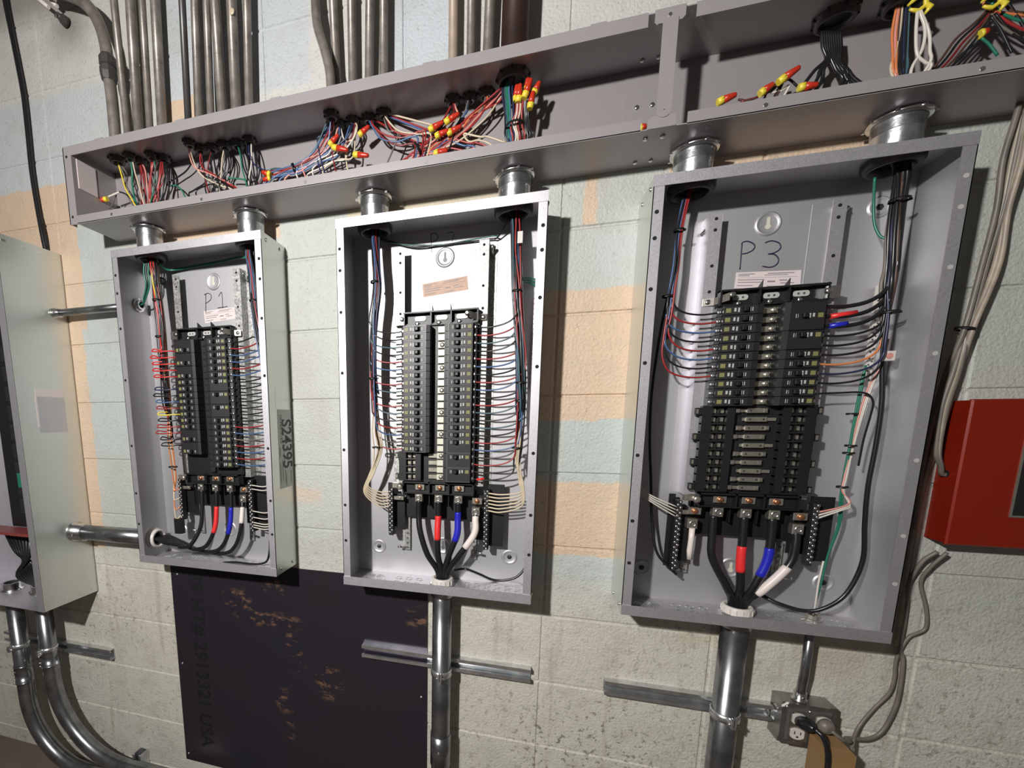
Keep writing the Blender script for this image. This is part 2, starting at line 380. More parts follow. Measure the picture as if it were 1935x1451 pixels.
def flatring(mb, c, r0, r1, d0, d1, n=36):
    """ring on the pan facing the room"""
    mb.lathe((c[0], -d0, c[1]), (0, -1, 0), [(0, r0), (d1 - d0, r0), (d1 - d0, r1), (0, r1)], n, cap=False); return mb

def make_enclosure(root, xc, side='galv'):
    t = .0016; x0, x1, z0, z1 = xc - W2, xc + W2, -H2, H2
    e = MB()
    e.box(x0, x1, .0, t, z0, z1)
    o = e.build('enclosure', 'pan', root)
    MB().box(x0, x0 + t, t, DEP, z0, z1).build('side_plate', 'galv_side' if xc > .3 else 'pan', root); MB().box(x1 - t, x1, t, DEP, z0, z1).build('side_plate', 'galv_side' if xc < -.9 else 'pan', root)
    s = MB().box(x0 + t, x1 - t, t, DEP, z1 - t, z1).build('top_plate', 'galv', root)
    b = MB().box(x0 + t, x1 - t, t, DEP, z0, z0 + t).build('bottom_plate', 'galv', root)
    # concentric knockouts pressed in the bottom plate
    k = MB(); zb = z0 + t
    def zr(cx, cd, r, w=.0009):
        k.lathe((cx, -cd, zb), (0, 0, 1), [(0, r + w), (.0009, r + w * .4), (.0009, r - w * .4), (0, r - w)], 28, cap=False)
    for r in (.012, .018, .024, .031): zr(xc - .185, .062, r)
    for i in range(6):
        for dd in (.035, .062, .09):
            if abs(i * .028 - .07) > .0: zr(xc + .085 + i * .028, dd, .0095)
    for i in range(3):
        for dd in (.04, .075): zr(xc - .115 + i * .03, dd, .0095)
    k.build('knockout', 'strut', b)
    # front flanges
    fw = .021
    for a, c in ((x0, x0 + fw), (x1 - fw, x1)): MB().box(a, c, DEP - .0016, DEP, z0 + .022, z1 - .021).build('side_flange', 'galv', root)
    MB().box(x0, x1, DEP - .0004, DEP + .0014, z1 - .021, z1 + .001).build('top_flange', 'galv', root)
    MB().box(x0, x1, DEP - .0004, DEP + .0014, z0 - .001, z0 + .024).build('bottom_flange', 'galv', root)
    for xx in (x0 + .0095, x1 - .0095):
        for z in HOLES: MB().lathe((xx, -DEP, z), (0, -1, 0), [(0, .0042), (.0004, .0042)], 14).build('screw_hole', 'whitemark' if (xc > .3 and xx > xc) else 'hole', root)  # right holes of P3 pale: brightness seen through them, put into the colour
    for sx, xx in ((-1, x0), (1, x1)):
        for zz in (z1 - .016, z0 + .016):
            for dd in (.03, .1): MB().lathe((xx, -dd, zz), (sx, 0, 0), [(0, .005), (.002, .0045), (.0032, .002)], 12).build('corner_screw', 'steel', root)
    # embossed mounting dimples and keyholes
    for (cx, cz, r, key) in ((.004, .410, .021, 1), (.008, -.386, .021, 1), (-.19, -.404, .017, 0), (.198, -.405, .017, 0)) + (((.199, .420, .017, 0),) if xc > .3 else ()):
        q = MB(); q.lathe((xc + cx, -t, cz), (0, -1, 0), [(0, r + .005), (.0032, r + .002), (.0034, r + .0005), (.0008, r - .003), (.0005, r - .0045), (.0005, 0)], 36, cap=False)
        dmp = q.build('dimple', 'pan', root)
        kh = MB()
        if key:
            kh.lathe((xc + cx, -t - .0008, cz - .006), (0, -1, 0), [(0, .0055), (.0006, .0055)], 18); kh.box(xc + cx - .003, xc + cx + .003, t + .0008, t + .0013, cz - .006, cz + .011)
            kh.lathe((xc + cx, -t - .0008, cz + .011), (0, -1, 0), [(0, .003), (.0006, .003)], 12)
            kh.build('keyhole', 'cream' if xc > .3 or xc < -.9 else 'greyedge', dmp)  # P2 keyhole grey: shade on the wall behind, put into its colour
        else:
            kh.lathe((xc + cx, -t - .0006, cz), (0, -1, 0), [(0, .007), (.002, .006), (.003, .003)], 6, smooth=False); kh.build('bolt', 'blackplastic2', dmp)
    # embossed ribs of the pan
    for u in (-.083, .083): MB().box(xc + u - .0015, xc + u + .0015, t, t + .0006, .275, .44, .0005).build('rib', 'pan', root)
    return o

def make_rails(root, xc, deep=.040, zt=.43):
    t = .0016
    for s in (-1, 1):
        prof = [(xc + s * .141, t), (xc + s * .141, 2 * t), (xc + s * .1225, 2 * t), (xc + s * .1225, deep), (xc + s * .098, deep), (xc + s * .098, deep - t), (xc + s * .121, deep - t), (xc + s * .121, t)]
        o = MB().extr(prof, 'z', -.20, zt).build('rail', 'spangle' if xc < 0 else 'galv', root)
        h = MB()
        for z in (zt - .012, zt - .035, zt - .11, zt - .165):
            h.lathe((xc + s * .110, -deep, z), (0, -1, 0), [(0, .0035), (.0004, .0035)], 12)
        h.build('rail_hole', 'hole', o)
        # slanted ground screw at the rail head
        MB().tube([(xc + s * .128, -.008, zt - .03), (xc + s * .118 + .012, -.03, zt - .012)], .0035, 8).build('stud', 'steel', root)

def lug(root, x, z, d, w=.022, bolt=True):
    l = MB().box(x - w / 2, x + w / 2, d - .018, d, z - .0115, z + .0115, .002).build('lug', 'lug', root)
    s = MB(); s.lathe((x, -d, z), (0, -1, 0), [(0, .0075), (.0015, .0075), (.0015, .0048), (-.002, .0045), (-.002, 0)], 20, cap=False); s.build('set_screw', 'steel', l)
    return l
def copper_tab(root, x, z, d):
    l = MB().box(x - .0135, x + .0135, d - .003, d, z - .0085, z + .0085, .001).build('bus_tab', 'lug', root)
    MB().lathe((x, -d, z), (0, -1, 0), [(0, .0065), (.004, .006), (.005, .003), (.005, 0)], 14, cap=False).build('bolt', 'copper', l)

def make_interior(root, xc, p3=False, empty=(), cream=False):
    """header, bus, neutral bars, lugs"""
    P = lambda u: xc + u
    # black base tray behind the breakers
    MB().box(P(-.100), P(.104), .040, .052, -.19, .235).build('breaker_tray', 'blackplastic', root)
    # header: tray with three windows
    h = MB(); h.box(P(-.095), P(.102), .04, .047, .229, .262)
    h.box(P(-.095), P(.102), .047, .066, .2585, .262); h.box(P(-.095), P(.102), .047, .060, .227, .231)
    for u in (-.095, -.0225, .0305, .0985): h.box(P(u), P(u + .0035), .047, .064, .229, .262)
    for u in (-.0185, .0300):
        h.add([(P(u), -.062, .262), (P(u), -.062, .277), (P(u), -.032, .262), (P(u + .0015), -.062, .262), (P(u + .0015), -.062, .277), (P(u + .0015), -.032, .262)], [(0, 1, 2), (3, 5, 4), (0, 3, 4, 1), (1, 4, 5, 2), (0, 2, 5, 3)])
    hd = h.build('header', 'blackplastic', root)
    for u in (-.052, .0055, .059):
        win = MB(); n = 14; pts = []
        for i in range(n * 2):
            a = math.pi * i / (n - .5) + math.pi / 2; cx = -.009 if (math.cos(a) < 0) else .009
            pts.append((P(u + cx) + .006 * math.cos(a) , .247 + .006 * math.sin(a)))
        win.prism(pts, .047, .050); wo = win.build('bus_window', 'cream' if cream else 'whitemark', hd)
        q = MB()
        for du in (-.005, .005): q.lathe((P(u + du), -.050, .247), (0, -1, 0), [(0, .0024), (.0004, .0024)], 10)
        q.lathe((P(u - .006), -.060, .2325), (0, -1, 0), [(0, .0055), (.002, .005), (.003, .002)], 12)
        q.build('screw', 'steel', hd)
    s = -1 if p3 else 1
    n = MB(); n.add([(P(s * .121), -.040, .234), (P(s * .121), -.040, .250), (P(s * .100), -.044, .250), (P(s * .100), -.044, .234), (P(s * .080), -.070, .238), (P(s * .080), -.070, .254),
                     (P(s * .121), -.044, .234), (P(s * .121), -.044, .250), (P(s * .101), -.048, .250), (P(s * .101), -.048, .234), (P(s * .080), -.073, .238), (P(s * .080), -.073, .254)],
                    [(0, 1, 2, 3), (3, 2, 5, 4), (6, 9, 8, 7), (9, 10, 11, 8), (0, 3, 9, 6), (3, 4, 10, 9), (1, 7, 8, 2), (2, 8, 11, 5), (4, 5, 11, 10), (0, 6, 7, 1)])
    no = n.build('neutral_strap', 'lug', root)
    MB().lathe((P(s * .112), -.044, .242), (0, -1, 0), [(0, .006), (.003, .0055), (.004, .002)], 14).lathe((P(s * .074), -.066, .250), (0, -1, 0), [(0, .007), (.005, .006), (.006, .003)], 14).build('strap_bolt', 'steel', no)
    MB().lathe((P(-s * .100), -.06, .246), (0, -1, 0), [(0, .0065), (.005, .006), (.006, .002)], 12).box(P(-s * .095), P(-s * .122), .04, .06, .232, .256).build('corner_bolt', 'steel', root)
    # centre bus
    b = MB(); bb = MB()
    for i in range(1, 22):
        z = rowz(i)
        if cream: b.box(P(-.002), P(.021), .050, .060, z - .0078, z + .0078, .001)
        elif p3:
            if i <= 11: b.box(P(-.015), P(.018), .050, .058, z - .006, z + .006, .001)
        else: bb.box(P(-.006), P(.012), .050, .062, z - .0085, z + .0085, .001)
        if (p3 and i <= 11) or (cream and i % 3 == 0): bb.lathe((P(.0095), -.060, z), (0, -1, 0), [(0, .0065), (.002, .0058), (.003, .002)], 12)
    if b.v: b.build('bus_cover', 'brassy' if p3 else 'cream', root)
    if bb.v: bb.build('bus_screw', 'brassy' if (p3 or cream) else 'blackplastic2', root)
    # empty spaces: bus fingers and latch lattice
    if empty:
        for i in empty:
            z = rowz(i)
            if p3:
                dx = (-.010, .008, -.004)[i % 3]
                o = MB(); o.box(P(-.034 + dx), P(.030 + dx), .056, .059, z - .0035, z + .0035); o.box(P(-.020), P(.020), .059, .063, z - .0055, z + .0055, .001)
                if i % 3 != 1: o.box(P(-.034 + dx), P(-.024 + dx), .056, .066, z - .005, z + .005, .002) ; o.box(P(.02 + dx), P(.030 + dx), .056, .064, z - .005, z + .005, .002)
                o = o.build('bus_connector', 'brassy' if i % 3 == 1 else 'lug', root)
                q = MB()
                for u in (-.013, .013): q.lathe((P(u), -.063, z), (0, -1, 0), [(0, .0022), (.0005, .0022)], 8)
                q.build('rivet', 'print', o)
            else:
                o = MB().box(P(-.026), P(.0), .054, .058, z - .006, z + .006, .001).build('bus_connector', 'brassy', root)
        zt, zb = rowz(min(empty)) + PITCH * .45, rowz(max(empty)) - PITCH * .45
        for s2 in ((-1, 1) if p3 else (-1,)):
            l = MB(); g = MB()
            for u0, u1, dd in ((.088, .108, .066), (.045, .060, .070), (.072, .075, .062)): l.box(P(s2 * u0), P(s2 * u1), .05, dd, zb, zt)
            for i in list(empty) + [max(empty) + 1]:
                z = rowz(i) + PITCH / 2; l.box(P(s2 * .045), P(s2 * .108), .05, .067, z - .0018, z + .0018)
            for i in empty:
                g.box(P(s2 * .062), P(s2 * .070), .050, .056, rowz(i) - .005, rowz(i) + .005); g.box(P(s2 * .077), P(s2 * .086), .050, .054, rowz(i) - .005, rowz(i) + .005)
                if i % 3 == 0: l.box(P(s2 * .108), P(s2 * .120), .052, .060, rowz(i) - .009, rowz(i) + .007); g.box(P(s2 * .114), P(s2 * .1185), .060, .0605, rowz(i) - .006, rowz(i) + .004)
            lo = l.build('latch_frame', 'blackplastic', root); g.build('latch_clip', 'brassy', lo)
    # crossbar and lug barrier
    c = MB(); c.box(P(-.098), P(.100), .04, .050, -.226, -.190); c.box(P(-.098), P(.100), .05, .066, -.194, -.190); c.box(P(-.098), P(.100), .05, .062, -.224, -.221)
    for u in (-.098, -.024, .031, .0965): c.box(P(u), P(u + .0035), .05, .066, -.224, -.190)
    c.build('crossbar', 'blackplastic', root)
    br = MB(); br.box(P(-.100), P(.104), .018, .022, -.300, -.215)
    for u in (-.026, .029): br.box(P(u), P(u + .002), .022, .048, -.262, -.224)
    br.build('lug_barrier', 'blackplastic', root)
    for u in (-.0505, .0065, .060): copper_tab(root, P(u), -.206, .056)
    for u in (-.053, .003, .058): lug(root, P(u), -.2355, .060)
    copper_tab(root, P(.109), -.238, .056); lug(root, P(.106), -.267, .060)
    if p3: copper_tab(root, P(-.100), -.236, .056); lug(root, P(-.103), -.267, .060)
    sp = MB().box(P(-.132), P(-.099), .048, .052, -.246, -.236).lathe((P(-.110), -.052, -.241), (0, -1, 0), [(0, .004), (.003, .003)], 10); sp.build('bonding_strap', 'lug', root)
    MB().box(P(-.128), P(-.098), .05, .07, -.21, -.196, .002).lathe((P(-.104), -.07, -.205), (0, -1, 0), [(0, .009), (.006, .008), (.008, .004)], 14).build('corner_bracket', 'lug', root)
    # neutral bars with terminal screws on black carriers
    for s2, u, z0, z1 in ((-1, -.134, -.350 if not p3 else -.388, -.212), (1, .134, -.372 if not p3 else -.35, -.206)):
        cr = MB(); cr.box(P(u - s2 * -.002), P(u + s2 * (.046 if s2 > 0 else .016)), .030, .034, z0 + .005, z1 + .012); cr.box(P(u + s2 * .004), P(u + s2 * .008), .034, .056, z0, z1)
        cr.box(P(u - s2 * .034), P(u), .030, .034, z0 + .02, z1 - .02)
        cr.build('bar_carrier', 'blackplastic', root)
        nb = MB().box(P(u - .0055), P(u + .0055), .040, .060, z0, z1, .001).build('neutral_bar', 'blackplastic2', root)
        q = MB(); k = int((z1 - z0) / .0066)
        for i in range(k):
            z = z1 - .004 - i * .0066; q.lathe((P(u + (-.0028 if i % 2 else .0028)), -.060, z), (0, -1, 0), [(0, .0033), (.0012, .003), (.0016, .001)], 8)
        q.build('terminal_screw', 'steel', nb)
    for u, zt in ((-.097, -.300), (.098, -.312)):
        g = MB().box(P(u - .008), P(u + .008), .006, .012, zt - .105, zt, .001).build('ground_bar', 'spangle', root)
        q = MB()
        for i in range(7): q.lathe((P(u), -.012, zt - .01 - i * .0145), (0, -1, 0), [(0, .0035), (.0012, .003)], 8)
        q.build('terminal_screw', 'steel', g)
    for s2 in (-1, 1):
        MB().tube([(P(s2 * .121), -.03, -.392), (P(s2 * .104), -.012, -.398)], .0035, 8).build('loose_stud', 'steel', root)

def strokes(root, name, xc, polys, r=.0011, m='ink', d=2.0):
    o = MB()
    for pl in polys:
        pts = spline([at(x, y, d) for x, y in pl], 5); o.tube(pts, r, 6)
    o = o.build(name, m, root)
    return o

def sticker(root, name, q, m, lines, d=1.7):
    """flat paper patch through four pixels (tl,tr,br,bl), with rows of fine print"""
    P4 = [at(x, y, d) for x, y in q]; tl, tr, br, bl = P4
    o = MB(); n = Vector((0, -.0004, 0)); o.add(P4 + [p + n for p in P4], [(0, 1, 2, 3), (7, 6, 5, 4), (0, 4, 5, 1), (1, 5, 6, 2), (2, 6, 7, 3), (3, 7, 4, 0)]); o = o.build(name, m, root)
    pr = MB()
    def bl_(u, v): return (tl * (1 - u) + tr * u) * (1 - v) + (bl * (1 - u) + br * u) * v
    for (u0, u1, v, h) in lines:
        w_ = [bl_(u0, v), bl_(u1, v), bl_(u1, v + h), bl_(u0, v + h)]; w_ = [p + Vector((0, -.0006, 0)) for p in w_]
        pr.add(w_, [(0, 1, 2, 3)])
    pr.build('fine_print', 'printgrey', o, fix=False); return o
FP = [(.04, .3, .10, .05), (.04, .22, .2, .05), (.5, .9, .10, .05), (.45, .8, .2, .04), (.04, .95, .34, .015), (.04, .45, .45, .05), (.04, .4, .6, .05), (.5, .62, .55, .09), (.68, .8, .5, .06), (.7, .9, .66, .05), (.04, .28, .8, .05), (.5, .7, .85, .05)]

panels = {}
for pn, xc, txt in (('P1', -.956, 'left'), ('P2', -.2235, 'middle'), ('P3', .5005, 'right')):
    lb = {'P1': 'open galvanized electrical panel marked P1 with serial sticker on its right side',
          'P2': 'open galvanized electrical panel marked P2 with a tan sticker, between P1 and P3',
          'P3': 'open galvanized electrical panel marked P3 with many empty breaker spaces'}[pn]
    r = thing('breaker_box', lb, 'electrical panel', (xc, 0, -H2), 'open wall panels under the wireway'); panels[pn] = (r, xc)
    make_enclosure(r, xc)
    make_rails(r, xc, {'P1': .034, 'P2': .040, 'P3': .042}[pn])
    make_interior(r, xc, p3=(pn == 'P3'), cream=(pn == 'P2'), empty={'P1': (), 'P2': (18, 19, 20, 21), 'P3': tuple(range(12, 22))}[pn])

# writing and stickers
r, xc = panels['P1']
strokes(r, 'handwriting', xc, [[(389, 555), (389, 590)], [(386, 557), (393, 554), (399, 558), (398, 566), (391, 572), (388, 573)], [(413, 560), (419, 553), (421, 582)], [(411, 582), (430, 579)]])
sticker(r, 'sticker', [(385, 588), (444, 580), (446, 602), (388, 611)], 'paper', FP)
r, xc = panels['P2']
strokes(r, 'handwriting', xc, [[(814, 444), (815, 460), (816, 477)], [(813, 443), (822, 441), (828, 447), (824, 454), (816, 458)], [(845, 441), (853, 438), (857, 441), (857, 447), (854, 456)]], r=.0008)
sticker(r, 'sticker', [(798, 537), (883, 521), (885, 547), (800, 562)], 'paper_tan', FP)
r, xc = panels['P3']
strokes(r, 'handwriting', xc, [[(1402, 459), (1400, 485), (1398, 509)], [(1402, 458), (1413, 456), (1425, 462), (1424, 471), (1412, 478), (1401, 480)],
                               [(1445, 459), (1458, 455), (1473, 460), (1474, 470), (1462, 478), (1451, 480), (1464, 481), (1471, 490), (1467, 500), (1455, 505), (1440, 503)]], r=.0013)
sticker(r, 'sticker', [(1391, 515), (1514, 510), (1512, 545), (1387, 545)], 'paper', FP)

# serial sticker on the right side of P1
r, xc = panels['P1']
xs = xc + W2
SX = lambda o_, d0, d1, z0, z1, t=.0006: o_.box(xs, xs + t, d0, d1, z0, z1)
st = SX(MB(), .004, .083, -.225, .012).build('serial_sticker', 'paper_grey', r)
MB().box(xs, xs + .0003, .002, .090, .012, .075).build('worn_patch', 'galv_side', r)
mw = Matrix.Translation((xs + .0009, -.038, -.092)) @ Matrix(((0, 0, 1, 0), (0, 1, 0, 0), (-1, 0, 0, 0), (0, 0, 0, 1)))
# text runs downward (+X text -> -Z), tops of the letters towards the wall(+Y)
text_mesh('serial_number', 'S24395', .052, 'print', st, mw @ Matrix.Diagonal((1.0, 1.45, 1, 1)), .0002, .98)
q = MB()
for i in range(26):
    wd = random.choice([.0008, .0014, .002]); z = -.005 - i * .0034; q.box(xs + .0006, xs + .0009, .060, .073, z - wd, z)
for i in range(14):
    wd = random.choice([.0008, .0014]); z = -.175 - i * .003; q.box(xs + .0006, xs + .0009, .014, .022, z - wd, z)
for a, b_, c_ in ((.078, -.10, -.13), (.078, -.15, -.21), (.056, -.11, -.15), (.052, -.17, -.21), (.046, -.18, -.22), (.066, -.14, -.20)):
    q.box(xs + .0006, xs + .0009, a - .002, a, b_, c_)
q.build('barcode', 'print', st)

# ------------------------------------------------------------------ circuit breakers
def make_breaker(poles, s, cream):
    """s=-1 left column (terminals towards -x), s=+1 right column.  Built about the origin of its row centre."""
    root = D.objects.new('circuit_breaker', None); COL.objects.link(root); root.empty_display_size = .01
    hgt = PITCH * poles - .0012; zc = -(poles - 1) * PITCH / 2; z0, z1 = zc - hgt / 2, zc + hgt / 2
    X = lambda u: s * u
    b = MB(); b.extr([(X(.018), .052), (X(.100), .052), (X(.100), .066), (X(.091), .068), (X(.091), .080), (X(.030), .084), (X(.019), .082)], 'z', z0, z1)
    b.build('body', 'blackplastic2', root)
    e = MB()
    for zz in (z0, z1):
        k = 1 if zz == z0 else -1
        e.add([(X(.029), -.0845, zz), (X(.091), -.0805, zz), (X(.091), -.0805, zz + k * .0011), (X(.029), -.0845, zz + k * .0011)], [(0, 1, 2, 3)])
    e.add([(X(.029), -.0845, z0), (X(.029), -.0845, z1), (X(.0302), -.0845, z1), (X(.0302), -.0845, z0)], [(0, 1, 2, 3)])
    e.build('face_edge', 'greyedge' if cream else 'blackplastic', root, fix=False)
    hz = 0 if poles == 1 else (-PITCH if (poles == 3 or s < 0) else 0)
    MB().box(X(.044), X(.060), .080, .0835 + .0, hz - .0062, hz + .0062).build('toggle_slot', 'hole', root)
    MB().box(X(.049), X(.057), .082, .0925, hz - .0045, hz + .0045, .0012).build('toggle', 'blackplastic', root)
    l = MB()
    def fd(u): return .0845 - (u - .030) * .0656
    for (a, c, h0, h1) in ((.078, .0875, -.0045, .0045),):
        l.add([(X(a), -fd(a) - .0002, hz + h0), (X(c), -fd(c) - .0002, hz + h0), (X(c), -fd(c) - .0002, hz + h1), (X(a), -fd(a) - .0002, hz + h1)], [(0, 1, 2, 3)])
    l.build('rating_label', 'yellowmark', root, fix=False)
    l = MB()
    for (a, c, h0, h1) in ((.0625, .0655, -.0045, .0045), (.0685, .0725, -.0030, .0045), (.0385, .0402, -.004, .004), (.0425, .0433, -.004, .004)):
        l.add([(X(a), -fd(a) - .0002, hz + h0), (X(c), -fd(c) - .0002, hz + h0), (X(c), -fd(c) - .0002, hz + h1), (X(a), -fd(a) - .0002, hz + h1)], [(0, 1, 2, 3)])
    l.build('face_mark', 'whitemark', root, fix=False)
    for k in range(poles):
        MB().lathe((X(.095), -.066, -k * PITCH), (0, -1, 0), [(0, .0052), (.003, .0048), (.0035, .002)], 10).build('terminal', 'steel' if s < 0 or True else 'brassy', root)
    return root
protos = {}
def place_breaker(pn, col, idx, row, poles):
    s = -1 if col == 'left' else 1; cream = pn == 'P2'; key = (poles, s, cream)
    if key not in protos: o = protos[key] = make_breaker(poles, s, cream)
    else:
        src = protos[key]; o = src.copy(); COL.objects.link(o)
        for ch in src.children:
            c = ch.copy(); COL.objects.link(c); c.parent = o
    o.location = (panels[pn][1], 0, rowz(row))
    kind = {1: 'black single-pole circuit breaker', 2: 'wide black two-pole circuit breaker', 3: 'wide black three-pole circuit breaker'}[poles]
    ref = {'P1': 'the panel marked P1', 'P2': 'the panel marked P2', 'P3': 'the panel marked P3'}[pn]
    tag(o, f'{kind}, {ORD[idx]} breaker of the {col} column in {ref}', 'circuit breaker', f'circuit breakers in panel {pn}')
LAY = {('P1', 'left'): [2, 2, 2] + [1] * 8 + [2, 2], ('P1', 'right'): [1] * 6 + [2, 2, 2] + [1] * 8,
       ('P2', 'left'): [1] * 17, ('P2', 'right'): [1] * 15 + [2, 2, 2],
       ('P3', 'left'): [1] * 11, ('P3', 'right'): [3, 2] + [1] * 6}
for (pn, col), L_ in LAY.items():
    row = 1
    for i, p_ in enumerate(L_): place_breaker(pn, col, i, row, p_); row += p_

# ------------------------------------------------------------------ wireway (gutter)
GZ0, GZ1, GD = .562, .770, .150
def wireway(x0, x1, label, endcap):
    r = thing('wireway', label, 'wireway', ((x0 + x1) / 2, 0, GZ0), 'grey wireway sections above the panels'); t = .002
    MB().box(x0, x1, .0, t, GZ0, GZ1).build('back_plate', 'gutter', r)
    MB().box(x0, x1, t, GD, GZ1 - t, GZ1).build('top_plate', 'gutter', r)
    MB().box(x0, x1, t, GD, GZ0, GZ0 + t).build('bottom_plate', 'gutter', r)
    a, b = (x0, x1 - .032) if endcap else (x0 + .051, x1)
    MB().box(a, b, GD - t, GD + .0006, GZ1 - .0235, GZ1 + .002).build('top_lip', 'gutter', r)
    MB().box(a, b - (.0 if endcap else 0), GD - t, GD, GZ0 - .001, GZ0 + .022).build('bottom_lip', 'gutter', r)
    h = MB(); n = int((b - a) / .32)
    for i in range(n): h.lathe((a + .13 + i * .31, -GD, GZ0 + .010), (0, -1, 0), [(0, .0042), (.0005, .0038)], 12)
    h.build('screw_hole', 'steel', r)
    if endcap:
        MB().box(x0 - .002, x0, .0, GD, GZ0, GZ1).build('end_plate', 'gutter', r)
        MB().box(x0 - .030, x0 - .002, GD - .003, GD, GZ0 - .001, GZ1 + .002).box(x0 - .030, x0 - .027, GD - .02, GD, GZ0, GZ1).build('end_flange', 'gutter', r)
        q = MB()
        for z in (GZ0 + .02, GZ1 - .025): q.lathe((x0 - .017, -GD, z), (0, -1, 0), [(0, .004), (.0005, .004)], 10)
        q.build('flange_hole', 'hole', r)
    return r
XS = .2375
wa = wireway(-1.300, XS, 'long grey open-front wireway section filled with wires above panels P1 and P2', True)
wb = wireway(XS, 1.40, 'grey open-front wireway section above panel P3, right of the hinged strap', False)
MB().box(-1.3, -1.298 + .0003, .075, .135, .665, .745).build('sticker', 'paper', wa)
j = MB()
for X_ in (XS - .016, XS + .016):
    for z in (.69, ): j.lathe((X_, -.002, z), (0, -1, 0), [(0, .006), (.003, .005), (.004, .002)], 12)
    for dd in (.03, .12): j.lathe((X_, -dd, GZ0), (0, 0, -1), [(0, .005), (.003, .0045), (.004, .002)], 12)
    j.lathe((X_, -.03, GZ1 - .002), (0, 0, -1), [(0, .005), (.003, .0045), (.004, .002)], 12)
j.build('splice_screw', 'steel', wa)
MB().box(XS - .045, XS + .05, .002, .0032, GZ0 + .002, GZ1 - .002).build('splice_plate', 'gutter', wa)
# cream bits of tape standing on the top lip
for x in (-1.21, -.93, -.64, -.25, .10):
    MB().box(x, x + .03, GD - .006, GD - .002, GZ1 + .002, GZ1 + .0065).build('lip_tab', 'gutter', wa)
# strap
r = thing('cover_strap', 'vertical grey hinged strap bridging the wireway opening at its joint', 'strap', (XS + .008, -.154, GZ0))
MB().box(.2305, .2575, .1535, .1555, .592, .752).lathe((.244, -.1535, .592), (0, -1, 0), [(0, .0134), (.0017, .0134)], 24).build('strap_bar', 'gutter', r)
MB().prism([(.2165, .7715), (.2165, .752), (.222, .7465), (.264, .7465), (.2695, .752), (.2695, .7715)], .1505, .1535).build('upper_hinge_plate', 'gutter', r)
MB().prism([(.2175, .5615), (.2175, .578), (.222, .583), (.266, .583), (.2675, .578), (.2675, .5615)], .1505, .1535).build('lower_hinge_plate', 'gutter', r)
MB().lathe((.2425, -.1535, .7585), (0, -1, 0), [(0, .0035), (.0015, .003)], 12).lathe((.244, -.1555, .592), (0, -1, 0), [(0, .0015), (.001, .001)], 8).build('rivet', 'steel', r)

# ------------------------------------------------------------------ nipples between wireway and panels
NIP = [(-1.120, .068, 'left nipple above panel P1'), (-.765, .068, 'right nipple above panel P1'), (-.397, .060, 'left nipple above panel P2'), (-.0435, .062, 'right nipple above panel P2'),
       (.331, .058, 'left nipple above panel P3'), (.675, .062, 'right nipple above panel P3')]
for (x, d, l) in NIP:
    R_ = .0365
    r = thing('conduit_nipple', f'short galvanized threaded {l}, joining it to the wireway', 'conduit nipple', (x, -d, H2), 'nipples between the wireway and the panels')
    b = MB(); prof = [(0, R_), (.040, R_)]
    for i in range(8): prof += [(.042 + i * .0032, R_ + .0012), (.0436 + i * .0032, R_ - .0004)]
    prof += [(GZ0 - H2 - .004, R_)]
    b.lathe((x, -d, H2), (0, 0, 1), prof, 40, cap=False); b.build('nipple_body', 'nipple', r)
    ln = MB(); zb = GZ0 - .014 - H2
    ln.lathe((x, -d, H2), (0, 0, 1), [(zb, R_ + .001), (zb, R_ + .008), (zb + .004, R_ + .010), (zb + .006, R_ + .010), (zb + .006, R_ + .001)], 40, cap=False)
    for k in range(8):
        a = k * math.pi / 4 + .2; c = Vector((x + (R_ + .011) * math.cos(a), -d + (R_ + .011) * math.sin(a), H2 + zb + .004))
        ln.box(c.x - .0025, c.x + .0025, -c.y - .0025, -c.y + .0025, c.z - .003, c.z + .002)
    ln.build('locknut', 'zincring', r)
    bu = MB().lathe((x, -d, H2 - .0016), (0, 0, -1), [(0, R_ + .009), (.010, R_ + .009), (.018, R_ + .004), (.018, R_ - .003), (0, R_ - .003)], 40, cap=False); bu.build('bushing', 'darkpipe', r)
    MB().lathe((x, -d, H2 - .0016 - .001), (0, 0, -1), [(0, R_ - .003), (.001, R_ - .003)], 32).build('opening', 'hole', r)
    # inside the wireway the throat shows as a dark ring
    MB().lathe((x, -d, GZ0 + .002), (0, 0, 1), [(0, R_ + .008), (.006, R_ + .007), (.006, R_ - .002), (0, R_ - .002)], 32, cap=False).build('upper_bushing', 'darkpipe', r)

# ------------------------------------------------------------------ conduits above the wireway
def conduit(pts, r, m, label, bush=None, group='old conduits dropping into the wireway', n=20, k=5):
    root = thing('conduit', label, 'conduit', pts[0], group)
    MB().tube(spline(pts, k) if len(pts) > 2 else pts, r, n).build('pipe', m, root)
    if bush:
        x, y = pts[0].x, pts[0].y
        MB().lathe((x, y, GZ1 - .002), (0, 0, -1), [(0, r + .007), (.004, r + .007), (.004, r + .004), (.012, r + .004), (.014, r + .001), (.014, r - .003), (0, r - .003)], 24, cap=False).build('bushing', 'darkpipe', root)
        q = MB()
        for i in range(8):
            a = i * math.pi / 4; q.box(x + (r + .007) * math.cos(a) - .0025, x + (r + .007) * math.cos(a) + .0025, -(y + (r + .007) * math.sin(a)) - .0025, -(y + (r + .007) * math.sin(a)) + .0025, GZ1 - .008, GZ1 - .002)
        q.lathe((x, y, GZ1 - .004), (0, 0, -1), [(0, r - .003), (.001, r - .003)], 20)
        q.build('locknut', 'darkpipe', root)
    return root
def V(x, y, z): return Vector((x, y, z))
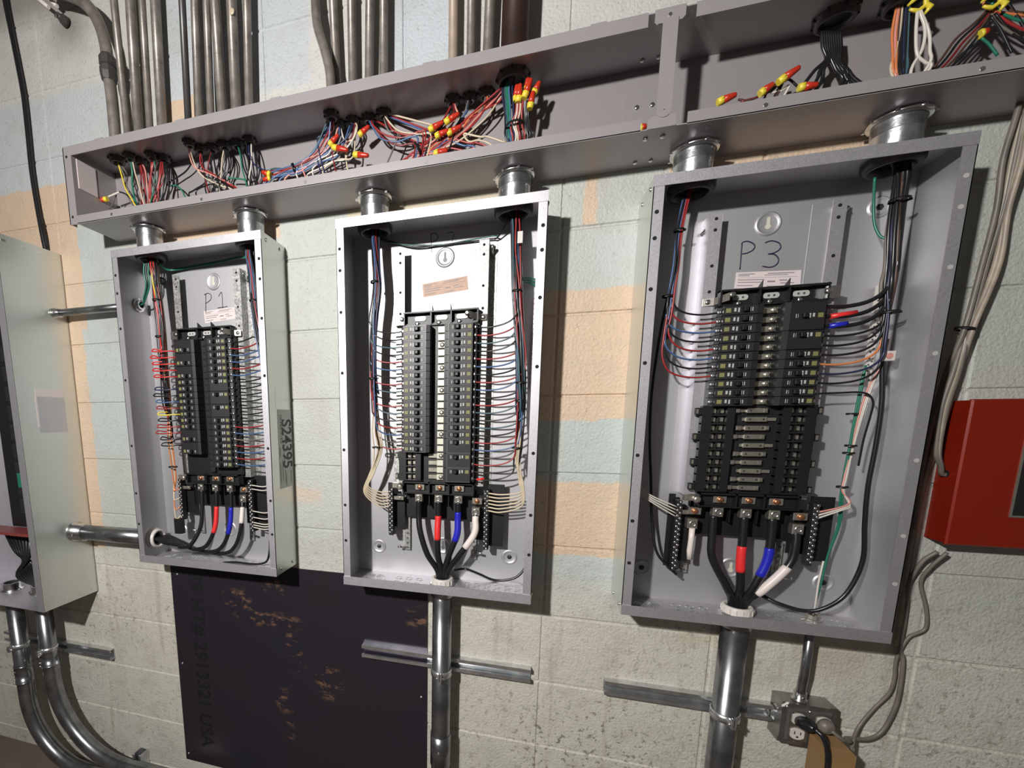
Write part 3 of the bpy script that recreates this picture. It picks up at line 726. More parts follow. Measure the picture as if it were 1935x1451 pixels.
CON = [  # x, y at the wireway, top pixel, radius, material, label
    (-1.218, .067, None, .0165, 'oldpipe', ''),
    (-1.165, .071, (215, 0, 71), .0105, 'oldpipe', 'thin grey conduit just right of the elbow conduit with hex coupling'),
    (-1.158, .041, (246, 0, 41), .0140, 'oldpipe', 'thick grey conduit behind the thin one right of the elbow'),
    (-1.098, .058, (268, 0, 58), .0100, 'oldpipe', 'narrow brown-grey conduit, second from the right in the leftmost cluster'),
    (-1.078, .032, (293, 0, 32), .0140, 'oldpipe', 'rightmost conduit of the leftmost cluster over panel P1'),
    (-.948, .074, (344, 0, 76), .0095, 'darkpipe', 'dark slim conduit standing apart at the left of the second cluster'),
    (-.938, .043, (368, 0, 43), .0115, 'oldpipe', 'grey conduit right behind the dark slim one'),
    (-.901, .037, (390, 0, 37), .0105, 'oldpipe', 'brownish conduit, third from the left in the second cluster'),
    (-.860, .036, (406, 0, 36), .0135, 'oldpipe', 'scuffed conduit, third from the right in the second cluster'),
    (-.820, .030, (437, 0, 30), .0140, 'oldpipe', 'conduit with a cream paint blotch, second from the right in the second cluster'),
    (-.776, .036, (466, 0, 36), .0110, 'oldpipe', 'rightmost conduit of the second cluster, with paint drips'),
    (-.511, .066, None, .0115, 'oldpipe', ''),
    (-.507, .028, (629, 0, 28), .0110, 'oldpipe', 'conduit hidden behind the bent one in the third cluster'),
    (-.465, .029, (664, 0, 29), .0110, 'oldpipe', 'conduit third from the right in the third cluster, left of the middle panel top'),
    (-.422, .027, (699, 0, 27), .0115, 'oldpipe', 'conduit second from the right in the third cluster'),
    (-.379, .034, (725, 0, 34), .0110, 'oldpipe', 'rightmost conduit of the third cluster'),
    (-.200, .031, (857, 0, 31), .0115, 'oldpipe2', 'tan painted conduit, leftmost of the fourth cluster'),
    (-.158, .029, (891, 0, 29), .0100, 'oldpipe', 'scratched grey conduit between the tan one and a grey one'),
    (-.119, .032, (926, 0, 32), .0120, 'oldpipe', 'grey conduit just left of the thick rust-brown one'),
    (-.055, .062, (975, 0, 62), .0300, 'rustpipe', 'thick rust-brown conduit entering the wireway above panel P2')]
for (x, d, top, rr, m, l) in CON:
    p0 = V(x, -d, GZ1 - .001)
    if top:
        t = at(*top); dirv = (t - p0); p1 = p0 + dirv * (1.0 / dirv.z) * 1.05
        c = conduit([p0, p1], rr, m, l, True)
        if 'blotch' in l: MB().lathe(at(438, 22, 30 + rr * 1000 - 1.5), (0, -1, 0), [(0, .009), (.002, .008), (.003, .004)], 16).build('paint_blotch', 'cream_w', c)
    elif x < -1:
        # elbow sweeping left with coupling
        d *= 1000; pts = [p0, at(213, 200, d), at(207, 150, d), at(203, 110, d), at(196, 70, d), at(180, 30, d), at(155, 2, d), at(125, -12, d), at(80, -22, d)]
        c = conduit(pts, .0165, m, 'grey conduit bending left with a hexagonal coupling at far left', True)
        MB().lathe(at(207, 155, d), at(204, 115, d) - at(207, 155, d), [(0, .020), (.02, .0235), (.033, .0235), (.034, .021), (.038, .021), (.039, .0235), (.062, .0235), (.068, .019)], 8, smooth=False).build('coupling', 'darkpipe', c)
    else:
        pts = [p0, p0 + V(0, 0, .06), at(622, 130, 66), at(612, 90, 62), at(600, 50, 50), at(596, 10, 40), at(595, -40, 36), at(594, -150, 36)]
        c = conduit(pts, rr, m, 'grey conduit with an offset bend, leftmost of the third cluster', True)
# larger bushings over the right section
for (x, d, rr, l) in ((.560, .045, .028, 'large black bushed conduit feeding black cables into the wireway above P3'), (.665, .050, .028, 'bushed conduit feeding orange and white wires near the top edge')):
    conduit([V(x, -d, GZ1 - .001), V(x, -d, 1.6)], rr, 'rustpipe', l, True)

# ------------------------------------------------------------------ wires inside the wireway
NX = {'a': (-1.120, .068), 'b': (-.765, .068), 'c': (-.397, .060), 'd': (-.0435, .062), 'e': (.331, .058), 'f': (.675, .062)}
GR = 'wires lying in the wireway'
COLN = {'bred': 'bright red', 'black': 'black', 'red': 'red', 'dred': 'dark red', 'blue': 'blue', 'teal': 'blue-grey', 'navy': 'navy', 'white': 'white', 'cream_w': 'cream', 'green': 'green', 'orange': 'orange', 'pink': 'pink', 'brown': 'brown', 'grey_w': 'grey', 'yellow': 'yellow'}
used_labels = {}
def gw(col, pts, where, nip=None, start=None, r=.0022, grp=GR):
    """one wire in the wireway: from a bushing (start=(x,d)) through pixel points, then along the floor into a nipple"""
    P_ = []
    if start: P_ += [V(start[0] + random.uniform(-.005, .005), -start[1] + random.uniform(-.004, .004), GZ1 - .004)]
    P_ += px(pts)
    for p in P_: p.y = min(p.y, -.006)
    if nip:
        x, d = NX[nip]; a = random.uniform(0, 6.28); q = .022 * random.random()
        e = V(x + q * math.cos(a), -d + q * math.sin(a), GZ0 + .012)
        last = P_[-1]; 
        if abs(last.x - x) > .08: P_.append(V(last.x * .7 + x * .3, min(last.y, -.02) * .6 - d * .4, GZ0 + .009 + random.random() * .006)); P_.append(V(last.x * .15 + x * .85, -d, GZ0 + .010 + random.random() * .006))
        P_ += [e, e + V(0, 0, -.05)]
    l = f'{COLN[col]} wire {where}'
    k = used_labels.get(l, 0); used_labels[l] = k + 1
    if k: l = f'{ORD[k]} {COLN[col]} wire {where}'
    elif False: pass
    return wire('insulated_wire', P_, r, col, l, 'wire', grp, 5, 7)
B = {1: (-1.218, .067), 2: (-1.165, .071), 3: (-1.158, .041), 4: (-1.098, .058), 5: (-1.078, .032), 6: (-.948, .074), 7: (-.938, .043), 8: (-.901, .037), 9: (-.860, .036), 10: (-.820, .030), 11: (-.776, .036),
     12: (-.511, .066), 13: (-.507, .028), 14: (-.465, .029), 15: (-.422, .027), 16: (-.379, .034), 17: (-.200, .031), 18: (-.158, .029), 19: (-.119, .032), 20: (-.055, .062)}
def jit(pts, a=1.5, dd=6): return [(x + random.uniform(-a, a), y + random.uniform(-a, a), max(8, d + random.uniform(-dd, dd))) for x, y, d in pts]
# far left group
gw('yellow', [(231, 335, 62), (238, 358, 66), (250, 378, 70), (256, 388, 70)], 'hanging from the leftmost bushing of the wireway', 'a', B[1])
gw('grey_w', [(236, 335, 60), (237, 352, 55), (246, 380, 60)], 'hanging from the leftmost bushing of the wireway', 'a', B[1])
gw('grey_w', [(240, 330, 45), (240, 352, 30), (256, 380, 50)], 'dangling second from the leftmost bushing', 'a', B[1])
gw('green', [(250, 325, 60), (250, 348, 60), (256, 380, 60)], 'dropping beside the leftmost yellow wire', 'a', B[2], .003)
gw('cream_w', [(255, 325, 62), (263, 352, 64), (272, 385, 68)], 'slanting down near the far left end of the wireway', 'a', B[2])
for c, p_ in (('dred', [(266, 325), (267, 350), (270, 385)]), ('red', [(268, 322), (272, 345), (277, 385)]), ('dred', [(272, 322), (273, 350), (267, 388)]), ('red', [(288, 312), (282, 345), (281, 388)]),
              ('red', [(286, 312), (285, 345), (285, 388)]), ('red', [(290, 308), (284, 340), (283, 388)]), ('pink', [(274, 320), (278, 350), (284, 388)]), ('red', [(303, 315), (300, 345), (292, 384)]),
              ('red', [(309, 318), (307, 345), (294, 368), (290, 386)]), ('red', [(306, 320), (300, 352), (297, 384)]), ('black', [(312, 320), (308, 342), (296, 365), (288, 384)]), ('black', [(301, 318), (296, 345), (288, 380)]),
              ('black', [(315, 318), (314, 345), (305, 380)]), ('black', [(317, 320), (318, 345), (317, 378)]), ('black', [(310, 315), (312, 350), (300, 382)]), ('green', [(293, 315), (292, 340), (286, 378)]), ('brown', [(296, 312), (291, 345), (293, 380)])):
    gw(c, [(x, y, 44) for x, y in jit([(x, y, 0) for x, y in [(q[0], q[1]) for q in p_]], .6) for x, y in [(x, y)]] if False else [(x, y, 46) for x, y in p_], 'in the wire cluster over the left nipple of P1', 'a', B[3] if p_[0][0] < 280 else (B[4] if p_[0][0] < 295 else B[5]))
gw('black', [(356, 318, 30), (340, 332, 26), (322, 343, 30), (312, 356, 40), (306, 378, 50)], 'sagging left from the second bushing cluster', 'a', B[7])
gw('green', [(318, 352, 30), (334, 351, 26), (346, 363, 30), (352, 374, 40)], 'curling between the two left wire clusters', 'b', None)
# second cluster
for c, st_, p_ in (('cream_w', 6, [(366, 305), (376, 325), (390, 338), (420, 352), (438, 358)]), ('pink', 6, [(360, 300), (370, 318), (395, 328), (430, 345), (446, 357)]), ('red', 7, [(378, 300), (384, 318), (405, 330), (436, 350), (447, 356)]),
                   ('dred', 7, [(382, 300), (388, 322), (410, 333), (440, 352)]), ('black', 7, [(384, 305), (388, 335), (390, 365)]), ('black', 8, [(398, 300), (402, 330), (397, 362)]), ('black', 8, [(404, 300), (408, 325), (412, 350), (400, 362)]),
                   ('black', 8, [(400, 300), (396, 325), (388, 345), (366, 360), (358, 370)]), ('grey_w', 9, [(424, 300), (416, 325), (404, 340), (398, 360)]), ('black', 9, [(428, 300), (424, 325), (414, 345), (406, 360)]),
                   ('black', 9, [(432, 300), (430, 325), (412, 345), (392, 350), (370, 365)]), ('cream_w', 9, [(420, 300), (418, 330), (416, 362)]), ('black', 9, [(436, 300), (434, 322), (426, 335)]), ('black', 10, [(456, 290), (460, 315), (470, 340), (472, 352)]),
                   ('black', 10, [(460, 292), (466, 320), (474, 340)]), ('green', 10, [(454, 292), (458, 320), (466, 350)]), ('black', 11, [(472, 280), (478, 310), (480, 340), (472, 350)]), ('white', 11, [(475, 282), (475, 310), (470, 345)]),
                   ('navy', 11, [(470, 285), (480, 310), (500, 322), (515, 328)]), ('black', 11, [(480, 285), (486, 315), (484, 343)]), ('black', 11, [(466, 280), (470, 312), (468, 345)]), ('dred', 8, [(396, 300), (392, 320), (388, 340)]), ('black', 9, [(426, 296), (420, 312), (410, 322)])):
    gw(c, [(x, y, 42) for x, y in p_], 'in the wire cluster over the right nipple of P1', 'b', B[st_])
gw('green', [(431, 336, 40), (445, 337, 36), (462, 340, 34), (470, 350, 40)], 'bridging the cluster right of the second bushings', 'b', None)
# third: blue / red fan at x 480-700
for c, st_, p_ in (('blue', 12, [(620, 235), (606, 265), (590, 290), (560, 310), (515, 325), (497, 335)]), ('red', 12, [(626, 238), (615, 260), (600, 285), (575, 305), (530, 326), (498, 340)]), ('pink', 12, [(630, 240), (622, 258), (604, 290), (570, 312)]),
                   ('blue', 13, [(640, 262), (628, 280), (610, 295), (580, 315), (540, 330), (505, 342)]), ('blue', 12, [(618, 282), (600, 300), (560, 320), (520, 334)]), ('white', 13, [(625, 285), (605, 300), (585, 312), (560, 330)]), ('white', 14, [(672, 245), (664, 268), (645, 288), (615, 302), (590, 325)]),
                   ('cream_w', 14, [(675, 240), (668, 262), (652, 280)]), ('navy', 14, [(664, 240), (658, 258), (644, 270), (630, 285), (600, 300)]), ('dred', 14, [(670, 240), (664, 260), (646, 278), (628, 288)]), ('blue', 14, [(640, 292), (610, 305), (570, 325), (530, 338)]),
                   ('white', 13, [(655, 296), (630, 305), (605, 318), (580, 335)]), ('cream_w', 14, [(668, 295), (640, 302), (610, 325)]), ('black', 14, [(668, 298), (635, 306), (600, 330), (575, 335)]), ('teal', 12, [(600, 272), (575, 305), (540, 318), (505, 325)]),
                   ('navy', 12, [(622, 240), (615, 255), (600, 270)]), ('dred', 12, [(628, 245), (618, 270), (590, 300), (540, 320), (500, 330)]), ('pink', 13, [(632, 262), (612, 288), (570, 322), (540, 336)])):
    gw(c, [(x, y, 48) for x, y in p_], 'in the blue and red fan left of panel P2', 'b' if p_[-1][0] < 545 else 'c', B[st_])
# fourth: red fan at x 700-960
for c, st_, p_, np_ in (('blue', 15, [(704, 240), (720, 262), (750, 268), (790, 262)], None), ('red', 15, [(706, 238), (728, 255), (760, 260), (800, 254)], None), ('dred', 15, [(708, 240), (726, 262), (755, 275), (785, 276)], None), ('red', 16, [(733, 232), (745, 248), (775, 256), (805, 252)], None),
                        ('cream_w', 16, [(735, 230), (755, 248), (790, 254), (815, 260)], None), ('grey_w', 16, [(728, 232), (735, 248), (752, 258)], None), ('black', 16, [(730, 230), (738, 248), (760, 260), (800, 262)], None),
                        ('red', 20, [(930, 195), (905, 215), (885, 225), (850, 252), (800, 285), (765, 300)], 'c'), ('red', 20, [(945, 190), (915, 208), (890, 228), (855, 262), (810, 290)], 'c'), ('dred', 20, [(950, 175), (930, 190), (900, 210), (880, 240), (840, 275), (805, 295)], 'c'),
                        ('pink', 20, [(952, 172), (935, 188), (905, 218), (875, 250), (830, 285), (790, 300)], 'c'), ('orange', 19, [(920, 192), (905, 208), (888, 222), (862, 255), (815, 280)], 'c'), ('cream_w', 20, [(948, 180), (925, 215), (900, 240), (865, 268), (820, 292)], 'c'),
                        ('grey_w', 19, [(915, 195), (905, 215), (880, 242), (842, 275), (812, 295)], 'c'), ('black', 18, [(886, 200), (880, 215), (868, 228)], None), ('grey_w', 18, [(882, 200), (878, 212), (860, 240), (830, 270), (800, 292)], 'c'), ('dred', 17, [(858, 208), (852, 222), (840, 240), (815, 262), (800, 285)], 'c'),
                        ('pink', 17, [(862, 206), (864, 216), (850, 240), (815, 270), (780, 295)], 'c'), ('black', 17, [(855, 206), (850, 218), (830, 245), (812, 268)], 'c'), ('red', 17, [(830, 240), (815, 258), (795, 280), (770, 298)], 'c'), ('red', 20, [(880, 225), (850, 255), (820, 280), (790, 298)], 'c'),
                        ('red', 15, [(820, 285), (850, 280), (880, 285), (900, 282)], 'd'), ('cream_w', 16, [(890, 255), (920, 258), (950, 268), (958, 270)], 'd'), ('cream_w', 17, [(880, 262), (905, 265), (930, 275)], 'd'), ('blue', 16, [(860, 270), (885, 275), (900, 282)], 'd'),
                        ('red', 16, [(870, 266), (900, 270), (925, 280)], 'd'), ('blue', 18, [(884, 205), (872, 225), (845, 262), (820, 285), (800, 292)], 'c'), ('red', 19, [(918, 200), (895, 235), (850, 270), (830, 288), (790, 300)], 'c')):
    gw(c, [(x, y, 46) for x, y in p_], 'in the red fan above the gap left of the thick bundle', np_ or 'c', B[st_])
for i, (c, xa, xb) in enumerate((('green', 957, 961), ('teal', 954, 958), ('navy', 950, 960), ('green', 960, 966), ('black', 952, 955), ('red', 976, 968), ('white', 978, 974), ('red', 981, 982), ('cream_w', 984, 978), ('red', 988, 990), ('black', 997, 1000), ('black', 1000, 1003), ('black', 996, 996), ('blue', 962, 964), ('navy', 968, 970))):
    if xa < 972: pts = [(xa, 165, 60), (xa + 2, 200, 60), (xb, 238, 60), (xb + 1, 262, 60)]
    else: pts = [(xa, 190, 80), (xa - 2, 215, 76), (xb - 3, 238, 68), (xb + 1, 262, 62)]
    gw(c, pts, 'in the upright bundle above the right nipple of P2', 'd', B[20] if xa < 972 else None)
# right section
for i in range(9):
    x0 = 1553 + i * 4.2; x1 = x0 + (8 - i) * 1.0; 
    e = [(1520, 158), (1536, 162), (1545, 165), (1588, 162), (1598, 160), (1608, 158), (1622, 155), (1616, 158), (1604, 160)][i]
    gw('black', [(x0, 60, 50), (x0 + 2, 90, 50), (x1, 112, 50), ((x1 + e[0]) / 2, 132, 50), (e[0], e[1], 50)], 'fanning down above the left part of P3', 'e' if i < 5 else 'f', None, .0034)
for c, xa, xb, e in (('orange', 1695, 1686, 1688), ('pink', 1698, 1692, 1690), ('cream_w', 1705, 1700, 1684), ('black', 1708, 1704, 1702), ('navy', 1712, 1708, 1706), ('black', 1715, 1712, 1708), ('teal', 1718, 1716, 1712), ('black', 1722, 1717, 1716), ('brown', 1701, 1697, 1696), ('orange', 1700, 1693, 1694)):
    gw(c, [(xa, 10, 55), (xb, 60, 55), ((xb + e) / 2, 100, 58), (e, 138, 62)], 'in the upright bundle above the right nipple of P3', 'f')
for pts in ([(1734, 18), (1731, 60), (1733, 102), (1748, 118), (1757, 130)], [(1736, 18), (1748, 55), (1742, 95), (1722, 132)], [(1738, 18), (1755, 60), (1757, 95), (1754, 125)]):
    gw('white', [(x, y, 70) for x, y in pts], 'looped below the yellow tape at the top right', 'f', r=.0026)
for i, c in enumerate(('brown', 'black', 'dred', 'brown', 'black', 'black')):
    gw(c, [(1875 - i * 1, 10 + i * 5, 60), (1840 + i * 4, 45 + i * 3, 58), (1805 + i * 7, 75 + i * 3, 56), (1770 + i * 8, 122, 60)], 'slanting down at the far right of the wireway', 'f')
for c, pts in (('green', [(1870, 0), (1885, 20), (1915, 35), (1935, 42), (1975, 60)]), ('red', [(1875, 15), (1895, 35), (1920, 50), (1950, 62)]), ('orange', [(1858, 0), (1862, 12), (1880, 22), (1940, 30)]), ('black', [(1872, 30), (1890, 55), (1905, 85), (1912, 100)]),
               ('green', [(1855, 72), (1870, 85), (1885, 105)]), ('black', [(1880, 25), (1905, 55), (1935, 80), (1960, 90)]), ('grey_w', [(1872, 26), (1885, 45), (1925, 70)]), ('brown', [(1895, 0), (1910, 20), (1935, 25)]), ('black', [(1900, 0), (1925, 35), (1940, 60)])):
    gw(c, [(x, y, 60) for x, y in pts], 'tangled at the upper right corner of the wireway', None)
for c, pts in (('brown', [(1395, 188), (1410, 190), (1425, 186), (1460, 168), (1478, 160)]), ('black', [(1470, 160), (1490, 150), (1510, 165), (1530, 163)]), ('brown', [(1440, 176), (1462, 162), (1480, 150)]), ('white', [(1456, 176), (1475, 172), (1490, 166)]), ('dred', [(1400, 192), (1430, 184), (1450, 172)]), ('black', [(1440, 180), (1460, 170), (1475, 158)])):
    gw(c, [(x, y, 55) for x, y in pts], 'lying with the wire connectors above the left part of P3', 'e')

# wire connectors (twist-on, red cap with yellow skirt)
def wire_nut(a, b, label, s=1.0, group='twist-on connectors in the wireway'):
    """a = skirt end, b = cap tip (points)"""
    L_ = (b - a).length; r = thing('wire_connector', label, 'wire connector', a, group); ax = (b - a)
    R_ = .0078 * s
    m = MB(); m.lathe(a, ax, [(0, R_ * .85), (L_ * .30, R_ * 1.05), (L_ * .32, R_ * .9)], 12, cap=True)
    w_ = MB().ring(a + ax * .25, ax, R_ * 1.25, 12)
    m.add([a + ax * .05 + (w_[0] - (a + ax * .25)) * .6, a + ax * .38 + (w_[0] - (a + ax * .25)) * .9, w_[0]], [(0, 1, 2)]); m.build('skirt', 'yellow', r)
    MB().lathe(a, ax, [(L_ * .32, R_ * .98), (L_ * .6, R_ * .85), (L_ * .85, R_ * .68), (L_ * .95, R_ * .6), (L_, R_ * .3)], 10).build('cap', 'nutred', r)
for a, b, d, l in (((203, 376), (187, 379), 60, 'at the far left end of the wireway'), ((512, 330), (495, 325), 55, 'lying leftmost in the blue wires'), ((512, 336), (497, 340), 52, 'lying leftmost in the blue wires, the lower'),
                   ((622, 275), (640, 254), 62, 'pointing up in the blue fan'), ((628, 278), (658, 284), 66, 'lying level in the middle of the blue fan'), ((668, 292), (697, 294), 66, 'at the right tip of the blue fan'), ((678, 256), (698, 238), 60, 'below the third bushing cluster'),
                   ((810, 246), (838, 230), 64, 'in the red fan, upper left'), ((840, 232), (868, 214), 70, 'in the red fan, topmost'), ((822, 258), (848, 246), 60, 'in the red fan, middle'), ((820, 290), (846, 284), 56, 'at the bottom of the red fan'), ((845, 253), (872, 238), 56, 'in the red fan, right'),
                   ((979, 194), (983, 158), 84, 'leftmost in the upright row by the thick bundle'), ((975, 192), (977, 160), 78, 'behind the leftmost one in the upright row'), ((990, 186), (1004, 148), 88, 'tallest in the upright row by the thick bundle'), ((1001, 206), (1008, 172), 86, 'lowest in the upright row by the thick bundle'), ((1008, 178), (1020, 154), 80, 'rightmost in the upright row by the thick bundle'), ((996, 172), (998, 146), 74, 'rear one in the upright row'),
                   ((1355, 194), (1392, 178), 70, 'alone by the left nipple of P3'), ((1435, 178), (1462, 158), 66, 'second from left above P3'), ((1470, 156), (1512, 126), 72, 'highest above P3'), ((1508, 166), (1546, 160), 70, 'lying level above P3'), ((1208, 243), (1222, 238), 100, 'peeking out under the strap'),
                   ((1850, 66), (1868, 58), 60, 'at the far right of the wireway')):
    wire_nut(at(*a, d), at(*b, d), f'red and yellow twist-on wire connector {l}')
# yellow tape flags
for p_, l in (((1735, 12), 'yellow tape flag folded round white wires at the top right'), ((1875, 6), 'yellow tape flag at the upper right corner')):
    a = at(*p_, 72); o = MB(); o.tube([a + V(-.016, 0, .004), a + V(-.006, -.006, .013), a + V(.006, -.005, .013), a + V(.012, 0, .0), a + V(.002, .003, -.006), a + V(-.012, 0, -.002)], [.002, .005, .004, .005, .004, .002], 6)
    o.tube([a + V(.01, 0, .004), a + V(.016, -.004, -.008), a + V(.010, -.003, -.016)], [.003, .005, .002], 6); tag(o.build('tape_flag', 'yellow'), l, 'tape')
# connectors and white marker at far left
gw('white', [(205, 372, 60), (214, 368, 62), (226, 363, 62)], 'lead of the connector at the far left end', None, r=.003)
gw('black', [(224, 362, 62), (236, 366, 62), (248, 376, 66), (258, 388, 66)], 'lead of the connector at the far left end', 'a')
gw('grey_w', [(198, 370, 58), (190, 372, 40), (192, 385, 30), (208, 392, 40), (220, 368, 55)], 'coiled behind the connector at the far left end', None, r=.0016)

def cable_tie(c, rx, ax, label, m='blackplastic'):
    c = Vector(c); o = MB(); o.lathe(c - Vector(ax).normalized() * .0022, ax, [(0, rx), (.0044, rx), (.0044, rx - .0012), (0, rx - .0012)], 18, cap=False)
    o.box(c.x + rx - .002, c.x + rx + .003, -c.y - .002, -c.y + .002, c.z - .002, c.z + .002)
    return tag(o.build('cable_tie', m), label, 'cable tie', 'black cable ties')
cable_tie(at(556, 318, 48), .013, (1, 0, .3), 'black cable tie round the blue wires in the wireway')
cable_tie(at(790, 282, 48), .018, (1, 0, .5), 'black cable tie round the red fan in the wireway')
cable_tie(at(974, 238, 64), .022, (0, 0, 1), 'black cable tie round the upright bundle in the wireway')

# ------------------------------------------------------------------ wires in the panels
def interp(path, z):
    for a, b in zip(path, path[1:]):
        if a.z >= z >= b.z:
            t = (a.z - z) / max(1e-6, a.z - b.z); return a.lerp(b, t)
    return path[-1].copy()
def branch(pn, side, row, col, path, r=.0020, lead=.022, zend=None, bundle_r=.012, out=None, label=None, endmat=None, loop=False):
    """wire runs down the bundle path and turns out to the terminal of a breaker row"""
    xc = panels[pn][1]; s = -1 if side == 'left' else 1
    zt = rowz(row) if zend is None else zend
    a = random.uniform(0, 6.28); q = bundle_r * math.sqrt(random.random()); off = V(q * math.cos(a), q * math.sin(a) * .8, 0)
    P_ = []
    zs = zt + lead + random.uniform(-.004, .004)
    for p in path:
        if p.z > zs + .012: a += random.uniform(-.5, .7); P_.append(p + V(q * math.cos(a), q * math.sin(a) * .8, 0))
    off = V(q * math.cos(a), q * math.sin(a) * .8, 0); lp = interp(path, zs) + off * .8; P_.append(lp)
    tx = xc + s * .101; tip = V(tx, -.066, zt - .001)
    if loop:
        o_ = lp.x - .012 - random.random() * .006; zz = zt + random.uniform(-.004, .004)
        P_ = P_[:-1] + [V(lp.x + .004, lp.y, zt + .010), V(o_, -.088, zt + .006), V(o_ - .002, -.094, zt - .002), V(lp.x + .01, -.092, zt - .003), V(tx - .01, -.080, zt - .001)]
    else:
        span = tip.x - lp.x
        P_ += [V(lp.x + span * .12, lp.y, zt + lead * .38), V(lp.x + span * .36, lp.y * .7 - .066 * .3, zt + lead * .07 - .001), V(lp.x + span * .7, -.067, zt - .003)]
    P_ += [tip, V(tx - s * .006, -.068, zt)]
    l = label or f'{COLN[col]} wire to the {ORD[row - 1]} row terminal, {side} column, panel {pn}'
    o = wire('branch_wire', P_, r, col, l, 'wire', f'branch wires in panel {pn}', 5, 7); return o
# P2
x2 = panels['P2'][1]
pathL2 = [V(-.397, -.058, .50)] + px([(709, 452, 62), (709, 490, 66), (712, 545, 70), (706, 600, 72), (703, 650, 72), (703, 710, 72), (706, 770, 72), (711, 815, 72), (714, 850, 72), (712, 878, 72)])
c2l = ['black', 'black', 'teal', 'black', 'red', 'blue', 'black', 'red', 'teal', 'black', 'red', 'teal', 'black', 'red', 'blue', 'black', 'red']
for i, c in enumerate(c2l): branch('P2', 'left', i + 1, c, pathL2)
pathR2 = [V(-.0435, -.060, .50)] + px([(975, 420, 62), (976, 470, 66), (977, 540, 70), (980, 600, 70), (984, 660, 72), (985, 720, 72), (984, 770, 72), (980, 830, 72), (976, 870, 72), (974, 900, 72)])
c2r = ['black', 'red', 'teal', 'black', 'red', 'blue', 'black', 'red', 'blue', 'black', 'red', 'teal', 'black', 'teal', 'black', 'red', 'blue', 'black', 'red', 'black', 'black']
for i, c in enumerate(c2r): branch('P2', 'right', i + 1, c, pathR2, lead=.030)
MB_ = MB().cyl(V(x2 + .108, -.067, rowz(21) - .002), V(x2 + .128, -.067, rowz(21) + .001), .0032, 10).build('tape_wrap', 'redtape'); tag(MB_, 'short red tape wrap on the lowest right branch wire of P2', 'tape')
# extra coloured wires seen in the bundles, running to the neutral bars / next panel
def bundle_wire(pn, side, path, col, r=.0021, br=.013, tail=None, desc='neutral bar', back=False):
    a = random.uniform(0, 6.28); q = br * math.sqrt(random.random()); off = V(q * math.cos(a), q * math.sin(a) * .8, 0)
    P_ = []
    for p in path: a += random.uniform(-.5, .7); P_.append(p + V(q * math.cos(a) * (.5 if back and p.z > -.02 else 1), q * math.sin(a) * .8 + (.016 if back and p.z > -.02 else 0), 0))
    P_ += (tail or [])
    l = f'{COLN[col]} wire down the {side} bundle to the {desc} of panel {pn}'; k = used_labels.get(l, 0); used_labels[l] = k + 1
    if k: l += f', {ORD[k]} one'
    return wire('neutral_wire' if col in ('white', 'cream_w') else 'insulated_wire', P_, r, col, l, 'wire', f'bundled wires in panel {pn}', 5, 7)
for i in range(6):
    z = -.222 - i * .0085; bundle_wire('P2', 'left', pathL2[:10], 'cream_w', back=True, tail=[at(706 - i * 1.5, 895, 74), at(696 - i * 1.6, 918 + i * 2.5, 72), V(x2 - .168, -.064, z - .001), V(x2 - .138, -.058, z)])
    z = -.215 - i * .0095; bundle_wire('P2', 'right', pathR2[:10], 'cream_w', back=True, tail=[at(981 + i * 1.5, 912, 74), at(984 + i * 0.6, 930 + i * 5, 72), V(x2 + .175, -.064, z - .001), V(x2 + .139, -.058, z)])
for c in ('dred', 'navy', 'navy', 'black', 'dred', 'dred', 'black', 'black'): bundle_wire('P2', 'left', pathL2[:7], c, tail=[at(716, 745, 60)], desc='lower breakers')
for c in ('dred', 'navy', 'navy', 'black', 'black', 'dred', 'teal', 'black', 'black', 'black', 'navy', 'black'): bundle_wire('P2', 'right', pathR2[:8], c, tail=[at(980, 800, 60)], desc='lower breakers')
for i in range(3):
    wire('ground_wire', px([(716, 452, 50), (740, 458, 20), (780, 463, 12), (838, 461 + i, 10), (880, 455, 10), (930, 446, 14), (942, 446, 20)]) if i else px([(962, 410, 50), (950, 435, 25), (938, 450, 14), (925, 452, 10), (840, 462, 10), (785, 468, 10), (735, 455, 20), (716, 450, 50)]), .0018, ['black', 'green', 'black'][i], ['black ground wire strung across the top of panel P2', 'green ground wire strung across the top of panel P2', 'lower black wire strung across the top of panel P2'][i], 'wire', 'bundled wires in panel P2')
for i in range(3):
    wire('ground_wire', px([(984, 520, 60), (990, 524 + i * 4, 40), (1002, 525 + i * 5, 20), (1012, 528 + i * 6, 12)]), .0018, 'green', f'green ground wire to the side bar at right of panel P2, {["upper", "middle", "lower"][i]} of three', 'wire', 'bundled wires in panel P2')
r2 = panels['P2'][0]
gb = MB().box(x2 + .236, x2 + .246, .008, .016, .06, .29).build('side_ground_bar', 'paper', r2)
q = MB()
for i in range(36): q.lathe((x2 + .238 + (i % 2) * .005, -.016, .285 - i * .0062), (0, -1, 0), [(0, .0018), (.0004, .0018)], 8)
q.build('terminal_hole', 'print', gb)
wire('insulated_wire', px([(858, 1077, 30), (880, 1075, 16), (905, 1084, 40), (935, 1096, 70), (970, 1093, 75), (990, 1076, 70), (998, 1050, 60)]), .0034, 'black', 'black cable sagging along the bottom right of panel P2', 'cable')
